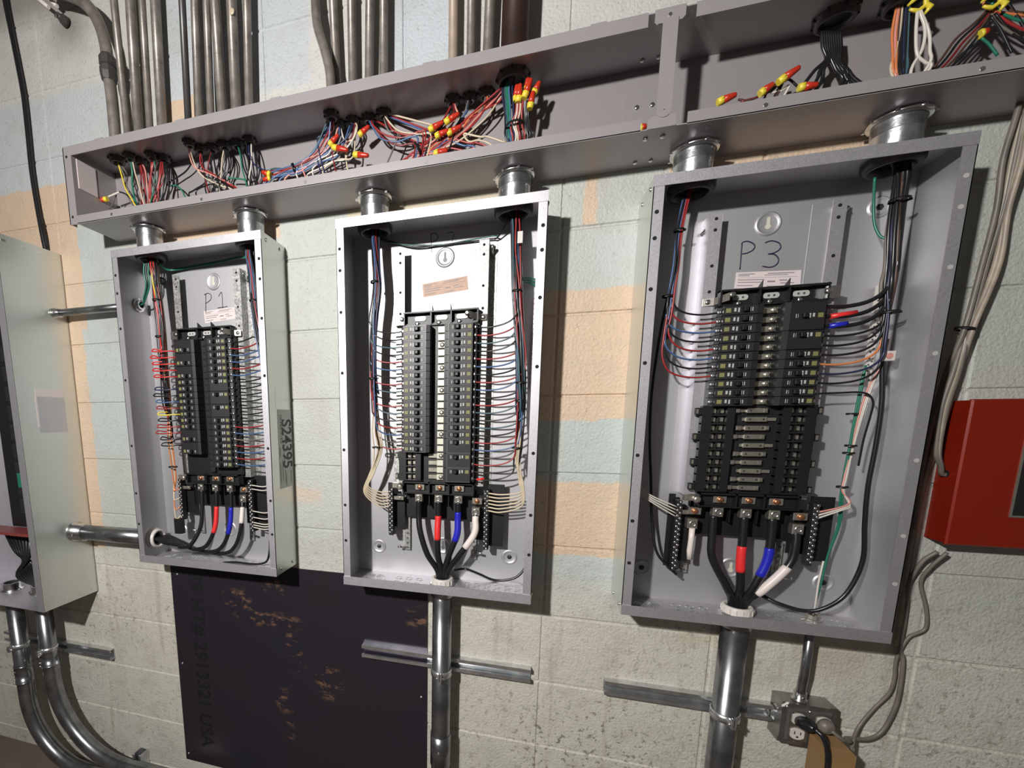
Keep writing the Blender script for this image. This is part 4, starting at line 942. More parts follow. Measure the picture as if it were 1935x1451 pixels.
# white sleeve marker in P2 right bundle
tag(MB().box(at(983, 445, 80).x - .006, at(983, 445, 80).x + .006, .076, .084, at(983, 460, 80).z, at(983, 438, 80).z).build('wire_marker', 'whiteplastic'), 'small white marker flag on the right bundle of panel P2', 'marker')
for p_, l in (((709, 533), 'upper left bundle of P2'), ((705, 715), 'middle of the left bundle of P2'), ((712, 845), 'foot of the left bundle of P2'), ((977, 550), 'upper right bundle of P2'), ((984, 723), 'middle of the right bundle of P2'), ((983, 757), 'right bundle of P2 below its middle'), ((976, 846), 'foot of the right bundle of P2')):
    cable_tie(at(*p_, 71), .0128, (0, 0, 1), f'black cable tie on the {l}')

# P1
x1 = panels['P1'][1]
pathL1 = [V(-1.120, -.068, .50)] + px([(289, 500, 74), (292, 530, 74), (297, 567, 74), (302, 610, 74), (306, 660, 72), (309, 710, 70), (314, 760, 68), (320, 820, 66), (326, 870, 64), (330, 905, 60)])
for row, c in ((2, 'bred'), (3, 'bred'), (4, 'bred'), (5, 'bred'), (6, 'bred'), (8, 'navy'), (9, 'black'), (10, 'blue'), (11, 'red'), (12, 'yellow'), (13, 'black'), (14, 'red'), (15, 'red'), (16, 'black'), (17, 'black')):
    branch('P1', 'left', row, c, pathL1, loop=True)
pathR1 = [V(-.765, -.068, .50)] + px([(472, 478, 72), (477, 520, 74), (481, 570, 76), (489, 630, 80), (498, 680, 82), (505, 760, 82), (511, 840, 82), (515, 900, 80)])
c1r = ['black', 'red', 'blue', 'blue', 'red', 'blue', 'black', 'black', 'black', 'black', 'black', 'black', 'black', 'red', 'blue', 'grey_w', 'red', 'blue', 'red', 'blue']
for i, c in enumerate(c1r): branch('P1', 'right', i + 1, c, pathR1, lead=.014)
for c in ('red', 'dred', 'black', 'black', 'black', 'black', 'dred', 'black', 'brown', 'black', 'black'): bundle_wire('P1', 'left', pathL1[:8], c, r=.002, br=.013, tail=[at(318, 790, 55)], desc='lower breakers')
for i in range(4): bundle_wire('P1', 'left', pathL1, 'cream_w' if i % 2 else 'orange', br=.008, back=True, tail=[at(331 - i, 925, 60), V(x1 - .150, -.07, -.25 - i * .03), V(x1 - .137, -.058, -.245 - i * .03)])
for c in ('dred', 'navy', 'black', 'black', 'black', 'black', 'navy', 'black', 'black', 'black'): bundle_wire('P1', 'right', pathR1[:6], c, r=.002, tail=[at(508, 800, 76)], desc='lower breakers')
for i, z in enumerate((-.222, -.234, -.305, -.325, -.342, -.350, -.358)):
    wire('neutral_wire', [V(x1 + .222 + .004 * (i % 3), -.078, z + .045), V(x1 + .218, -.074, z + .012), V(x1 + .19, -.068, z - .001), V(x1 + .139, -.058, z)], .0018, 'white', f'white neutral wire, {ORD[i]} down the right neutral bar of panel P1', 'wire', 'neutral wires at the right bar of P1')
for i in range(4):
    wire('ground_wire', px([(300, 497 + i * 1, 60), (315, 507 + i, 30), (335, 507 + i, 16), (370, 501 + i, 12), (420, 492 + i, 14), (450, 485 + i, 30), (468, 484 + i, 55)]), .0019, 'green', f'green ground wire across the top of panel P1, {ORD[i]} strand', 'wire', 'green wires in P1')
for i in range(3):
    wire('ground_wire', px([(273 + i * 4, 494, 74), (272 + i * 4, 515, 74), (276 + i * 3, 540, 70), (272 + i * 2, 562, 60)]) + [V(x1 - .235, -.046, .350), V(x1 - W2 - .02, -.043, .348)], .0026, ['green', 'black', 'green'][i], f'{["green wire bending into the upper left side conduit of P1", "black wire bending into the upper left side conduit of P1", "second green wire bending into the upper left side conduit of P1"][i]}', 'wire', 'wires into the side conduit of P1')
for p_, l in (((297, 567), 'upper left bundle of P1'), ((302, 636), 'left bundle of P1 beside the header'), ((327, 882), 'foot of the left bundle of P1'), ((480, 568), 'upper right bundle of P1')):
    cable_tie(at(*p_, 75), .0135, (0, 0, 1), f'black cable tie on the {l}')
MB().lathe(at(308, 532, 20), (0, -1, 0), [(0, .012), (.02, .011), (.03, .007)], 16).build('side_clamp', 'darkpipe', panels['P1'][0])
MB().box(at(335, 985, 70).x - .012, at(335, 985, 70).x + .016, .055, .075, at(335, 1008, 70).z, at(335, 980, 70).z, .003).build('bar_cover', 'blackplastic', panels['P1'][0])

# P3
x3 = panels['P3'][1]
pathL3 = [V(.331, -.058, .50)] + px([(1294, 385, 62), (1283, 440, 66), (1277, 500, 70), (1270, 545, 72), (1264, 590, 74), (1256, 640, 74), (1252, 680, 74), (1250, 710, 74)])
for i, c in enumerate(['black', 'red', 'blue', 'black', 'red', 'blue', 'black', 'red']): branch('P3', 'left', i + 1, c, pathL3, lead=.035 if i < 3 else .045, bundle_r=.006)
for c in ('black', 'dred', 'navy', 'black', 'black'): bundle_wire('P3', 'left', pathL3[:6], c, br=.009, tail=[at(1262, 640, 50)], desc='lower breakers')
for i in range(4):
    wire('neutral_wire', px([(1226 - i * 3, 720, 60), (1218 - i * 2, 800, 62), (1209 - i * 2, 880, 62), (1212 - i * 1, 920 + i * 3, 66), (1232, 937 + i * 4, 66)]) + [V(x3 - .139, -.058, -.228 - i * .008)], .0018, 'white', f'white neutral wire, {ORD[i]} at the left neutral bar of panel P3', 'wire', 'neutral wires of P3')
wire('insulated_wire', px([(1262, 560, 40), (1246, 640, 30), (1232, 740, 30), (1228, 830, 36), (1230, 900, 40), (1232, 980, 40), (1240, 1040, 50), (1262, 1070, 56), (1278, 1085, 56)]), .0032, 'black', 'black cable curving up behind the left neutral bar of panel P3', 'cable')
pathR3 = [V(.682, -.062, .50)] + px([(1708, 325, 62), (1700, 380, 66), (1694, 440, 70), (1690, 500, 72), (1683, 545, 74), (1677, 600, 74), (1670, 650, 74), (1664, 690, 74), (1660, 720, 74)])
for row, c, rr, ld in ((1, 'black', .0042, .055), (2, 'black', .0042, .058), (3, 'black', .0042, .058), (4, 'black', .0024, .04), (5, 'black', .0024, .04), (6, 'black', .0024, .04), (7, 'orange', .0022, .035), (8, 'navy', .0022, .035), (9, 'black', .0022, .035)):
    branch('P3', 'right', row, c, pathR3, r=rr, lead=ld, bundle_r=.008)
for row, mm, l in ((2, 'redtape', 'red'), (3, 'bluetape', 'blue')):
    a, b = V(x3 + .106, -.067, rowz(row) - .002), V(x3 + .150, -.067, rowz(row) + .003); a2 = a.lerp(b, .0); 
    tag(MB().tube([a, a.lerp(b, .5), b if row == 2 else a.lerp(b, .7)], .0052, 10).build('tape_wrap', mm), f'{l} tape wrap on a thick black wire at the three-pole breaker of P3', 'tape')
wire('branch_wire', px([(1622, 880, 50), (1632, 830, 54), (1645, 785, 62), (1650, 760, 66), (1640, 745, 66), (1620, 741, 66), (1590, 742, 66), (1560, 743, 66), (1543, 744, 68)]), .0020, 'black', 'black wire with a sharp corner to the lower right breaker of P3', 'wire', 'branch wires in panel P3')
for i in range(8): bundle_wire('P3', 'right', pathR3[:6], ['black', 'brown', 'black', 'black', 'grey_w', 'black', 'black', 'brown'][i], r=.0034, br=.014, tail=[at(1668, 640, 60)], desc='lower breakers')
wire('ground_wire', px([(1653, 335, 60), (1651, 380, 50), (1652, 420, 48), (1662, 445, 52), (1680, 458, 60), (1684, 500, 60)]), .0024, 'green', 'green wire hooking from the bushing into the right bundle of P3', 'wire')
for i in range(2):
    wire('ground_wire', px([(1636, 690, 50), (1626 + i * 3, 730, 50), (1613 + i * 3, 800, 50), (1606 + i * 2, 840, 50), (1596 + i * 3, 890, 50), (1588 + i * 4, 940, 48), (1584 + i * 3, 990, 44), (1564, 1050, 42), (1552, 1100, 44)]) + [V(.664, -.045, -.455)], .0022, 'green', f'{["left", "right"][i]} green ground wire running down the lower right of panel P3', 'wire')
for i in range(3):
    wire('neutral_wire', px([(1680, 640, 60), (1665, 690, 55), (1640 + i * 3, 735, 52), (1622 + i * 3, 790, 52), (1607 + i * 2, 850, 50), (1596 + i * 2, 900, 52), (1592 + i, 928, 56), (1606, 948 + i * 4, 58), (1590, 958 + i * 3, 60)]) + [V(x3 + .139, -.058, -.225 - i * .007)], .0020, 'white' if i else 'pink', f'{["pink", "white", "second white"][i]} neutral wire down the right side of panel P3', 'wire')
wire('insulated_wire', px([(1676, 600, 60), (1668, 680, 60), (1666, 760, 62), (1655, 840, 62), (1640, 920, 62), (1634, 990, 62), (1630, 1060, 62), (1600, 1120, 62), (1560, 1148, 60), (1520, 1154, 50), (1470, 1140, 36), (1440, 1125, 20)]), .0046, 'black', 'thick black cable looping down the right side and along the bottom of panel P3', 'cable')
wire('ground_wire', [V(.664, -.045, -.47)] + px([(1541, 1140, 48), (1547, 1100, 48), (1556, 1060, 44)]), .0022, 'white', 'white wire rising from the small connector at the bottom of P3', 'wire')
for p_, l in (((1700, 378), 'upper right bundle of P3'), ((1681, 590), 'right bundle of P3 by the three-pole breaker'), ((1261, 560), 'left bundle of P3'), ((1283, 435), 'upper left bundle of P3')):
    cable_tie(at(*p_, 72), .0105 if 'left' in l else .016, (0, 0, 1), f'black cable tie on the {l}')
for p_, l in (((1609, 782), 'green wires at the right of P3, upper'), ((1606, 842), 'green and white wires of P3, middle'), ((1602, 856), 'green and white wires of P3, just below the middle'), ((1590, 920), 'green and white wires of P3, lower')):
    cable_tie(at(*p_, 51), .009, (0, 0, 1), f'black cable tie on the {l}')
m_ = at(1683, 672, 70); o = thing('wire_marker', 'square white adhesive mount with a screw at the right of panel P3', 'cable mount', m_)
MB().box(m_.x - .010, m_.x + .010, .062, .068, m_.z - .010, m_.z + .010, .001).build('mount_plate', 'whiteplastic', o); MB().lathe((m_.x, -.068, m_.z), (0, -1, 0), [(0, .006), (.001, .005)], 14).build('screw', 'pink', o)
r3 = panels['P3'][0]
gb = MB().box(x3 + .208, x3 + .219, .010, .018, .05, .26).build('side_ground_bar', 'whiteplastic', r3)
q = MB()
for i in range(30): q.lathe((x3 + .211 + (i % 2) * .005, -.018, .255 - i * .0066), (0, -1, 0), [(0, .0018), (.0004, .0018)], 8)
q.build('terminal_hole', 'print', gb)

# ------------------------------------------------------------------ feeder cables
def feeder(pts, r, label, tape=None, tmat=None):
    P_ = spline(pts, 10); root = thing('feeder_cable', label, 'cable', P_[0], 'thick feeder cables at the main lugs')
    MB().tube(P_, r, 16).build('jacket', 'black', root)
    if tape:
        i0, i1 = int(tape[0] * (len(P_) - 1)), int(tape[1] * (len(P_) - 1)); MB().tube(P_[i0:i1 + 1], r + .0009, 16, cap=True).build('tape', tmat, root)
hx2 = -.2066
for u, e, tp, tm, l in ((-.053, -.012, None, None, 'black feeder cable without tape'), (.003, -.003, (.18, .46), 'redtape', 'black feeder cable with red tape'), (.058, .006, (.12, .46), 'bluetape', 'black feeder cable with blue tape'), (.106, .014, (.10, .52), 'whitetape', 'black feeder cable with white tape')):
    z0 = -.245 if u < .1 else -.277
    feeder([V(x2 + u, -.052, z0), V(x2 + u, -.056, -.29), V(x2 + u * .98 + (.006 if u < 0 else 0), -.064, -.335 if u < .1 else -.33), V(x2 + u * .55 + (.004), -.068, -.395), V(hx2 + e, -.060, -.448), V(hx2 + e * .8, -.057, -.51)], .0083, l + ' curving down to the hub of panel P2', tp, tm)
hx3 = .5145
for u, e, tp, tm, l in ((-.059, -.014, None, None, 'black feeder cable without tape'), (.003, -.004, (.26, .48), 'redtape', 'black feeder cable with red tape'), (.058, .006, (.26, .50), 'bluetape', 'black feeder cable with blue tape'), (.106, .015, (.42, .66), 'whitetape', 'black feeder cable with white tape')):
    z0 = -.245 if u < .1 else -.277
    feeder([V(x3 + u, -.052, z0), V(x3 + u, -.056, -.30), V(x3 + u * .92, -.060, -.350), V(x3 + u * .45 + (.006), -.060, -.415), V(hx3 + e, -.046, -.455), V(hx3 + e * .8, -.043, -.52)], .0088, l + ' curving down to the hub of panel P3', tp, tm)
o = tag(MB().tube(px([(1308, 998, 58), (1306, 1020, 58), (1303, 1040, 56), (1303, 1056, 54)]), .0062, 10).build('tape_stub', 'whitetape'), 'white taped cable stub hanging from the left lug of panel P3', 'cable stub')
for i, (u, tp, tm, l) in enumerate(((-.053, None, None, 'black feeder cable without tape'), (.003, (.10, .28), 'redtape', 'black feeder cable with red tape'), (.058, (.10, .28), 'bluetape', 'black feeder cable with blue tape'), (.100, (.08, .2), 'whitetape', 'black feeder cable with white tape'))):
    z0 = -.245 if u < .1 else -.277
    zb = [-.436, -.442, -.448, -.452][i]; yy = [-.078, -.070, -.062, -.055][i]
    feeder([V(x1 + u, -.052, z0), V(x1 + u + .002, -.060, -.31), V(x1 + u - .002, -.070, -.37), V(x1 + u - .030, yy - .01, -.425), V(x1 + u - .075, yy - .01, zb), V(x1 - .12 + i * .01, yy, zb + .002), V(x1 - .19, -.068 + (i - 1.5) * .009, -.428 + i * .004), V(x1 - .235, -.063 + (i - 1.5) * .008, -.420), V(x1 - .28, -.061, -.420)], .0066, l + ' sweeping left along the bottom of panel P1', tp, tm)
wire('insulated_wire', px([(400, 1066, 60), (440, 1062, 60), (480, 1066, 64), (502, 1062, 66), (509, 1045, 66), (510, 1020, 66)]), .0036, 'black', 'black cable turning up at the bottom right corner of panel P1', 'cable')

# ------------------------------------------------------------------ hubs, lower conduits
def hub(root, x, y, r, mt='whiteplastic'):
    zb = -H2 + .0016
    o = MB().lathe((x, y, zb), (0, 0, 1), [(.004, r + .003), (.018, r + .003), (.021, r + .001), (.021, r - .006), (.0, r - .006), (0, r + .003)], 32, cap=False).build('insulating_bushing', mt, root)
    q = MB()
    for i in range(16):
        a = i * math.pi / 8; c = (x + (r + .003) * math.cos(a), y + (r + .003) * math.sin(a)); q.box(c[0] - .0012, c[0] + .0012, -c[1] - .0012, -c[1] + .0012, zb + .005, zb + .017)
    q.build('ridge', mt, o)
    MB().lathe((x, y, zb), (0, 0, 1), [(0, r + .008), (.004, r + .008), (.004, r)], 10, cap=False, smooth=False).build('hub_locknut', 'zincring', root)
    MB().lathe((x, y, zb + .002), (0, 0, 1), [(0, r - .006), (.001, r - .006)], 24).build('opening', 'hole', root)
def low_pipe(x, y, r, z0, label, clampz, couple=None, m='emt'):
    root = thing('conduit', label, 'conduit', (x, y, z0), 'large conduits below the panels')
    MB().cyl((x, y, z0), (x, y, -H2 - .001), r, 40).build('pipe', m, root)
    MB().lathe((x, y, -H2 - .001), (0, 0, -1), [(0, r + .004), (.030, r + .004), (.032, r)], 32, cap=False).build('connector', m, root)
    MB().lathe((x + r * .3, y - r - .002, -H2 - .016), (0, -1, 0), [(0, .004), (.003, .0035), (.004, .001)], 10).build('set_screw', 'steel', root)
    if couple:
        MB().lathe((x, y, couple), (0, 0, -1), [(0, r), (0, r + .003), (.10, r + .003), (.10, r)], 32, cap=False).build('coupling', m, root)
        MB().lathe((x, y - r - .002, couple - .02), (0, -1, 0), [(0, .004), (.003, .0035)], 10).lathe((x, y - r - .002, couple - .045), (0, -1, 0), [(0, .004), (.003, .0035)], 10).build('set_screw', 'steel', root)
    hub(root, x, y, r)
def clamp(x, y, r, z, label, side=1):
    root = thing('pipe_clamp', label, 'pipe clamp', (x, y, z), 'clamps holding conduits to strut')
    MB().lathe((x, y, z - .010), (0, 0, 1), [(0, r + .0004), (0, r + .003), (.020, r + .003), (.020, r + .0004)], 40, cap=False).build('band', 'strut', root)
    q = MB(); q.box(x + .004 * side, x + .0075 * side, -y + r, -y + r + .018, z - .012, z + .010); q.box(x - .002 * side, x + .0015 * side, -y + r, -y + r + .018, z - .012, z + .010)
    q.build('ear', 'strut', root)
    MB().lathe((x - .008 * side, y - r - .011, z - .002), (side, 0, 0), [(0, .005), (.005, .005), (.005, .0025), (.024, .0025)], 10).build('clamp_bolt', 'steel', root)
low_pipe(hx2, -.056, .0275, -1.45, 'large galvanized conduit dropping from the bottom of panel P2', -.75, couple=-.955)
clamp(hx2, -.056, .0275, -.752, 'pipe clamp on the conduit under panel P2')
low_pipe(hx3 - .003, -.050, .0285, -1.45, 'large galvanized conduit dropping from the bottom of panel P3', -.75)
clamp(hx3 - .003, -.050, .0285, -.750, 'pipe clamp on the conduit under panel P3')
# strut channels
def strut_channel(x0, x1, zc, label, vertical=False, dep=.021):
    h = .0205; lip = .0105; t = .0025; inn = .006
    prof = [(0.001, -h), (dep, -h), (dep, -h + lip), (dep - inn, -h + lip), (dep - inn, -h + lip - t), (dep - t, -h + lip - t), (dep - t, -h + t), (.001 + t, -h + t), (.001 + t, h - t), (dep - t, h - t), (dep - t, h - lip + t), (dep - inn, h - lip + t), (dep - inn, h - lip), (dep, h - lip), (dep, h), (.001, h)]
    if not vertical: o = MB().extr([(d, z + zc) for d, z in prof], 'x', x0, x1)
    else: o = MB().extr([(zc + z, d) for d, z in prof], 'z', x0, x1)
    o = o.build('strut_channel', 'strut'); return tag(o, label, 'strut channel', 'strut channels on the wall')
strut_channel(-.470, .046, -.749, 'bright slotted strut channel behind the conduit under panel P2')
strut_channel(.240, .625, -.749, 'strut channel behind the conduit under panel P3')
strut_channel(-2.10, -1.520, -.930, 'strut channel with a blue-dark cut end behind the left elbow conduits')
strut_channel(-1.44, -1.29, -1.39, 'short upright strut channel stub at the bottom left', vertical=True) if False else None
o = MB().extr([(-1.438, .001), (-1.398, .001), (-1.398, .041), (-1.408, .041), (-1.408, .036), (-1.4025, .036), (-1.4025, .0035), (-1.4335, .0035), (-1.4335, .036), (-1.428, .036), (-1.428, .041), (-1.438, .041)], 'z', -1.45, -1.325)
tag(o.build('strut_channel', 'strut'), 'short upright strut channel stub at the bottom left of the wall', 'strut channel', 'strut channels on the wall')
# small conduit and junction box
root = thing('conduit', 'thin bright conduit from the bottom of panel P3 to the outlet box', 'conduit', (.664, -.045, -.70), 'small conduits')
MB().tube([V(.664, -.045, -H2), V(.664, -.045, -.62), V(.666, -.038, -.66), V(.668, -.033, -.697)], .009, 18).build('pipe', 'emt', root)
MB().lathe((.668, -.033, -.697), (0, 0, 1), [(0, .015), (.006, .016), (.008, .012), (.024, .0125), (.028, .010)], 20).lathe((.668, -.046, -.682), (0, -1, 0), [(0, .004), (.003, .003)], 8).build('connector', 'zincring', root)
MB().lathe((.664, -.045, -H2 + .0016), (0, 0, 1), [(0, .018), (.005, .018), (.006, .014), (.014, .013), (.014, .009), (.004, .009)], 12, cap=False, smooth=False).build('locknut', 'lug', root)
root = thing('outlet_box', 'square steel outlet box with two duplex receptacles below panel P3', 'outlet box', (.68, 0, -.80))
bx0, bx1, bz0, bz1 = .628, .736, -.803, -.697
MB().box(bx0, bx1, 0, .046, bz0, bz1).build('box_body', 'boxsteel', root)
c = .014; MB().prism([(bx0 + c, bz0), (bx1 - c, bz0), (bx1, bz0 + c), (bx1, bz1 - c), (bx1 - c, bz1), (bx0 + c, bz1), (bx0, bz1 - c), (bx0, bz0 + c)], .046, .050).box(bx0 + .010, bx1 - .010, .050, .056, bz0 + .010, bz1 - .010, .004).build('cover', 'boxsteel', root)
q = MB()
for (a, b) in ((bx0 + .008, bz1 - .008), (bx1 - .008, bz0 + .008), (bx0 + .020, bz1 - .020), (bx0 + .054, bz1 - .014), (bx0 + .03, bz0 + .014)): q.lathe((a, -.052, b), (0, -1, 0), [(0, .0045), (.003, .004), (.004, .0015)], 10)
q.build('cover_screw', 'steel', root)
MB().lathe((bx0, -.025, bz1 - .032), (-1, 0, 0), [(0, .010), (.0008, .010)], 20).build('knockout', 'zincring', root)
for i, xx in enumerate((.660, .708)):
    for j_, zz in enumerate((-.731, -.769)):
        n = 20; pts = []
        for k in range(n):
            a = 2 * math.pi * k / n; pts.append((xx + max(-.0135, min(.0135, .017 * math.cos(a))), zz + .0145 * math.sin(a)))
        o = MB().prism(pts, .056, .0595).build('receptacle_face', 'whiteplastic', root)
        MB().box(xx - .007, xx - .005, .0595, .0599, zz - .001, zz + .007).box(xx + .005, xx + .007, .0595, .0599, zz - .001, zz + .006).lathe((xx, -.0595, zz - .0075), (0, -1, 0), [(0, .0025), (.0004, .0025)], 10).build('slot', 'print', o)
root = thing('power_plug', 'black power plug with cord in the upper left receptacle', 'plug', (.662, -.06, -.731))
MB().lathe((.664, -.0600, -.735), (.15, -1, .25), [(0, .0155), (.012, .0165), (.026, .013), (.030, .008), (.040, .006)], 20).build('plug_body', 'black', root)
MB().tube(spline([V(.670, -.098, -.725), V(.680, -.110, -.735), V(.690, -.112, -.765), V(.697, -.108, -.81), V(.702, -.100, -.90), V(.705, -.09, -1.05), V(.74, -.09, -1.3), V(.78, -.09, -1.45)], 8), .0052, 12).build('cord', 'black', root)
root = thing('power_plug', 'round grey-brown power plug in the upper right receptacle', 'plug', (.708, -.06, -.731))
MB().lathe((.706, -.0600, -.733), (.25, -1, -.1), [(0, .017), (.008, .018), (.016, .014), (.020, .008)], 24).build('plug_body', 'grey_w', root)
MB().tube(spline([V(.714, -.075, -.737), V(.735, -.080, -.752), V(.76, -.060, -.765)] + px([(1600, 1394, 40), (1640, 1396, 25), (1668, 1380, 18), (1692, 1335, 16), (1702, 1290, 14), (1706, 1245, 12), (1700, 1225, 12), (1708, 1180, 12), (1713, 1140, 12), (1716, 1105, 14), (1742, 1062, 22), (1772, 1042, 30)]), 6), .0042, 10).build('cord', 'grey_w', root)
root = thing('power_adapter', 'tan box-shaped power adapter plugged in at the bottom of the outlet box', 'adapter', (.72, -.06, -.86))
ad = MB(); pf = [(.684, -.765), (.742, -.765), (.764, -.782), (.764, -.865), (.684, -.865)]
ad.prism([(.683, -.758), (.735, -.758), (.748, -.772), (.748, -.868), (.683, -.868)], .060, .105); ad.build('adapter_case', 'tanplastic', root)
MB().tube(spline([V(.748, -.080, -.80), V(.765, -.060, -.79)] + px([(1620, 1378, 22), (1650, 1340, 14), (1680, 1310, 14), (1690, 1280, 14), (1694, 1245, 12)]) + px([(1716, 1205, 10), (1748, 1188, 10), (1750, 1150, 10), (1740, 1100, 12), (1760, 1070, 22), (1790, 1044, 30)]), 6), .0036, 10).build('cord', 'grey_w', root)

# side conduits between the far left panel and P1
root = thing('conduit', 'thin horizontal conduit between the far left panel and the top of P1', 'conduit', (-1.39, -.043, .348), 'horizontal conduits left of P1')
MB().cyl((-1.572, -.046, .346), (x1 - W2, -.043, .348), .0117, 20).build('pipe', 'emt', root)
MB().lathe((-1.572, -.046, .346), (1, 0, 0), [(0, .017), (.006, .017), (.008, .014), (.03, .014), (.032, .012)], 20).lathe((-1.556, -.060, .346), (0, -1, 0), [(0, .003), (.003, .003)], 8).build('connector', 'zincring', root)
MB().lathe((x1 - W2 + .0016, -.043, .348), (1, 0, 0), [(0, .022), (.004, .022), (.005, .017), (.014, .016), (.014, .010), (.006, .010)], 8, cap=False, smooth=False).build('locknut', 'zincring', root)
root = thing('conduit', 'large horizontal conduit between the far left panel and the bottom of P1', 'conduit', (-1.39, -.061, -.42), 'horizontal conduits left of P1')
MB().cyl((-1.572, -.061, -.424), (x1 - W2, -.061, -.421), .0275, 32).build('pipe', 'emt', root)
MB().lathe((-1.572, -.061, -.424), (1, 0, 0), [(0, .036), (.004, .036), (.004, .031), (.05, .031), (.052, .028)], 32).lathe((-1.545, -.094, -.430), (0, -1, 0), [(0, .004), (.004, .004)], 8).build('connector', 'zincring', root)
MB().lathe((x1 - W2 + .0016, -.061, -.421), (1, 0, 0), [(0, .036), (.004, .036), (.004, .031), (.020, .031), (.022, .029), (.022, .024), (0, .024)], 32, cap=False).build('insulating_bushing', 'whiteplastic', root)
MB().lathe((x1 - W2 + .0035, -.061, -.421), (1, 0, 0), [(0, .0235), (.0006, .0235)], 24).build('opening', 'hole', root)

# ------------------------------------------------------------------ far left panel (only its right part is in the picture)
PX1, PD, PZ0, PZ1 = -1.572, .200, -.677, .552
root = thing('electrical_cabinet', 'deep galvanized cabinet cut off by the left edge of the picture', 'electrical cabinet', (-1.83, 0, PZ0)); t = .002
x0 = -2.10
MB().box(PX1 - t, PX1, 0, PD, PZ0, PZ1).build('side_panel', 'galv_side', root)
MB().box(x0, PX1 - t, 0, t, PZ0, PZ1).box(x0, x0 + t, t, PD, PZ0, PZ1).build('back_panel', 'galv', root)
MB().box(x0, PX1 - t, t, PD, PZ1 - t, PZ1).build('top_panel', 'galv', root); MB().box(x0, PX1 - t, t, PD, PZ0, PZ0 + t).build('bottom_panel', 'galv', root)
MB().box(PX1 - .026, PX1, PD - .001, PD + .002, PZ0, PZ1).build('front_flange', 'galv', root)
q = MB()
for z in (PZ0 + .018, PZ1 - .018):
    for d in (.02, .07, .12, .18): q.box(PX1, PX1 + .0015, d - .006, d + .006, z - .003, z + .003)
q.build('spot_weld', 'steel', root)
# peeled label traces
MB().box(PX1, PX1 + .0005, .05, .142, .062, .086).box(PX1, PX1 + .0005, .138, .144, -.04, .062).build('label_residue', 'paper', root)
MB().box(PX1, PX1 + .0003, .045, .140, -.06, .060).build('worn_patch', 'galv', root)
# interior parts seen through the opening
it = MB(); it.box(-1.78, -1.625, .03, .13, -.40, .42); it.build('interior_trim', 'blackplastic', root)
MB().box(-1.90, -1.60, .12, .19, -.415, -.405).build('red_shelf_edge', 'red_shelf', root)
for i in range(9):
    z = .20 - i * .065; MB().box(-1.70, -1.635, .13, .150, z - .026, z + .026, .003).build('breaker_block', 'blackplastic2', root)
nb = MB().box(-1.655, -1.640, .150, .160, .03, .26, .001).build('neutral_bar', 'lug', root); q = MB()
for i in range(20): q.lathe((-1.648 + (.003 if i % 2 else -.003), -.160, .25 - i * .011), (0, -1, 0), [(0, .004), (.002, .003)], 8)
q.build('terminal_screw', 'steel', nb)
MB().box(-1.69, -1.668, .150, .153, -.25, -.20).box(-1.655, -1.643, .150, .153, -.27, -.245).build('green_label', 'green', root)
for i in range(8):
    wire('insulated_wire', [V(-1.72 - i * .012, -.10 - i * .006, -.42), V(-1.71 - i * .01, -.13, -.50), V(-1.76 + i * .006, -.15 + i * .004, -.58 + i * .005), V(-1.74, -.10, -.64), V(-1.735 - i * .004, -.09, -.69)], .007, 'black', f'black cable at the bottom of the far left cabinet, {ORD[i]} from the right', 'cable', 'cables in the far left cabinet')
# elbows below it
def elbow(x, d, r, zbend, rad, xend, label, cz):
    root = thing('conduit', label, 'conduit', (x, -d, zbend), 'sweeping conduits at the bottom left')
    pts = [V(x, -d, PZ0 + .0)]; pts += [V(x, -d, zbend)]
    for i in range(1, 15):
        a = math.pi / 2 * i / 14; pts.append(V(x + rad * (1 - math.cos(a)), -d, zbend - rad * math.sin(a)))
    pts.append(V(xend, -d, zbend - rad)); MB().tube(pts, r, 32).build('pipe', 'emt', root)
    for z in cz: MB().lathe((x, -d, z), (0, 0, -1), [(0, r), (0, r + .003), (.006, r + .003), (.007, r + .0015), (.07, r + .0015), (.07, r + .003), (.076, r + .003), (.076, r)], 32, cap=False).build('coupling', 'emt', root)
    q = MB()
    for z in cz:
        for dz in (.015, .030, .055, .070): q.lathe((x - r * .45, -d - r * .95, z - dz), (-.3, -1, 0), [(0, .004), (.006, .0035)], 10)
    q.build('set_screw', 'steel', root)
    MB().lathe((x, -d, PZ0), (0, 0, -1), [(0, r + .008), (.005, r + .008), (.005, r + .004), (.03, r + .004), (.032, r)], 28).build('connector', 'zincring', root)
    MB().lathe((x, -d, PZ0 + t), (0, 0, 1), [(0, r + .010), (.008, r + .010), (.010, r + .003), (.03, r + .003), (.03, r - .004)], 28, cap=False).build('bushing', 'zincring', root)
elbow(-1.765, .075, .028, -1.02, .33, -.95, 'right one of two large conduits sweeping down from the far left cabinet', (-.90,))
elbow(-1.905, .085, .028, -1.13, .28, -1.2, 'left one of two large conduits sweeping down from the far left cabinet', (-.99,))
clamp(-1.765, -.075, .028, -.905, 'pipe clamp on the right sweeping conduit at bottom left'); clamp(-1.905, -.085, .028, -.905, 'pipe clamp on the left sweeping conduit at bottom left')

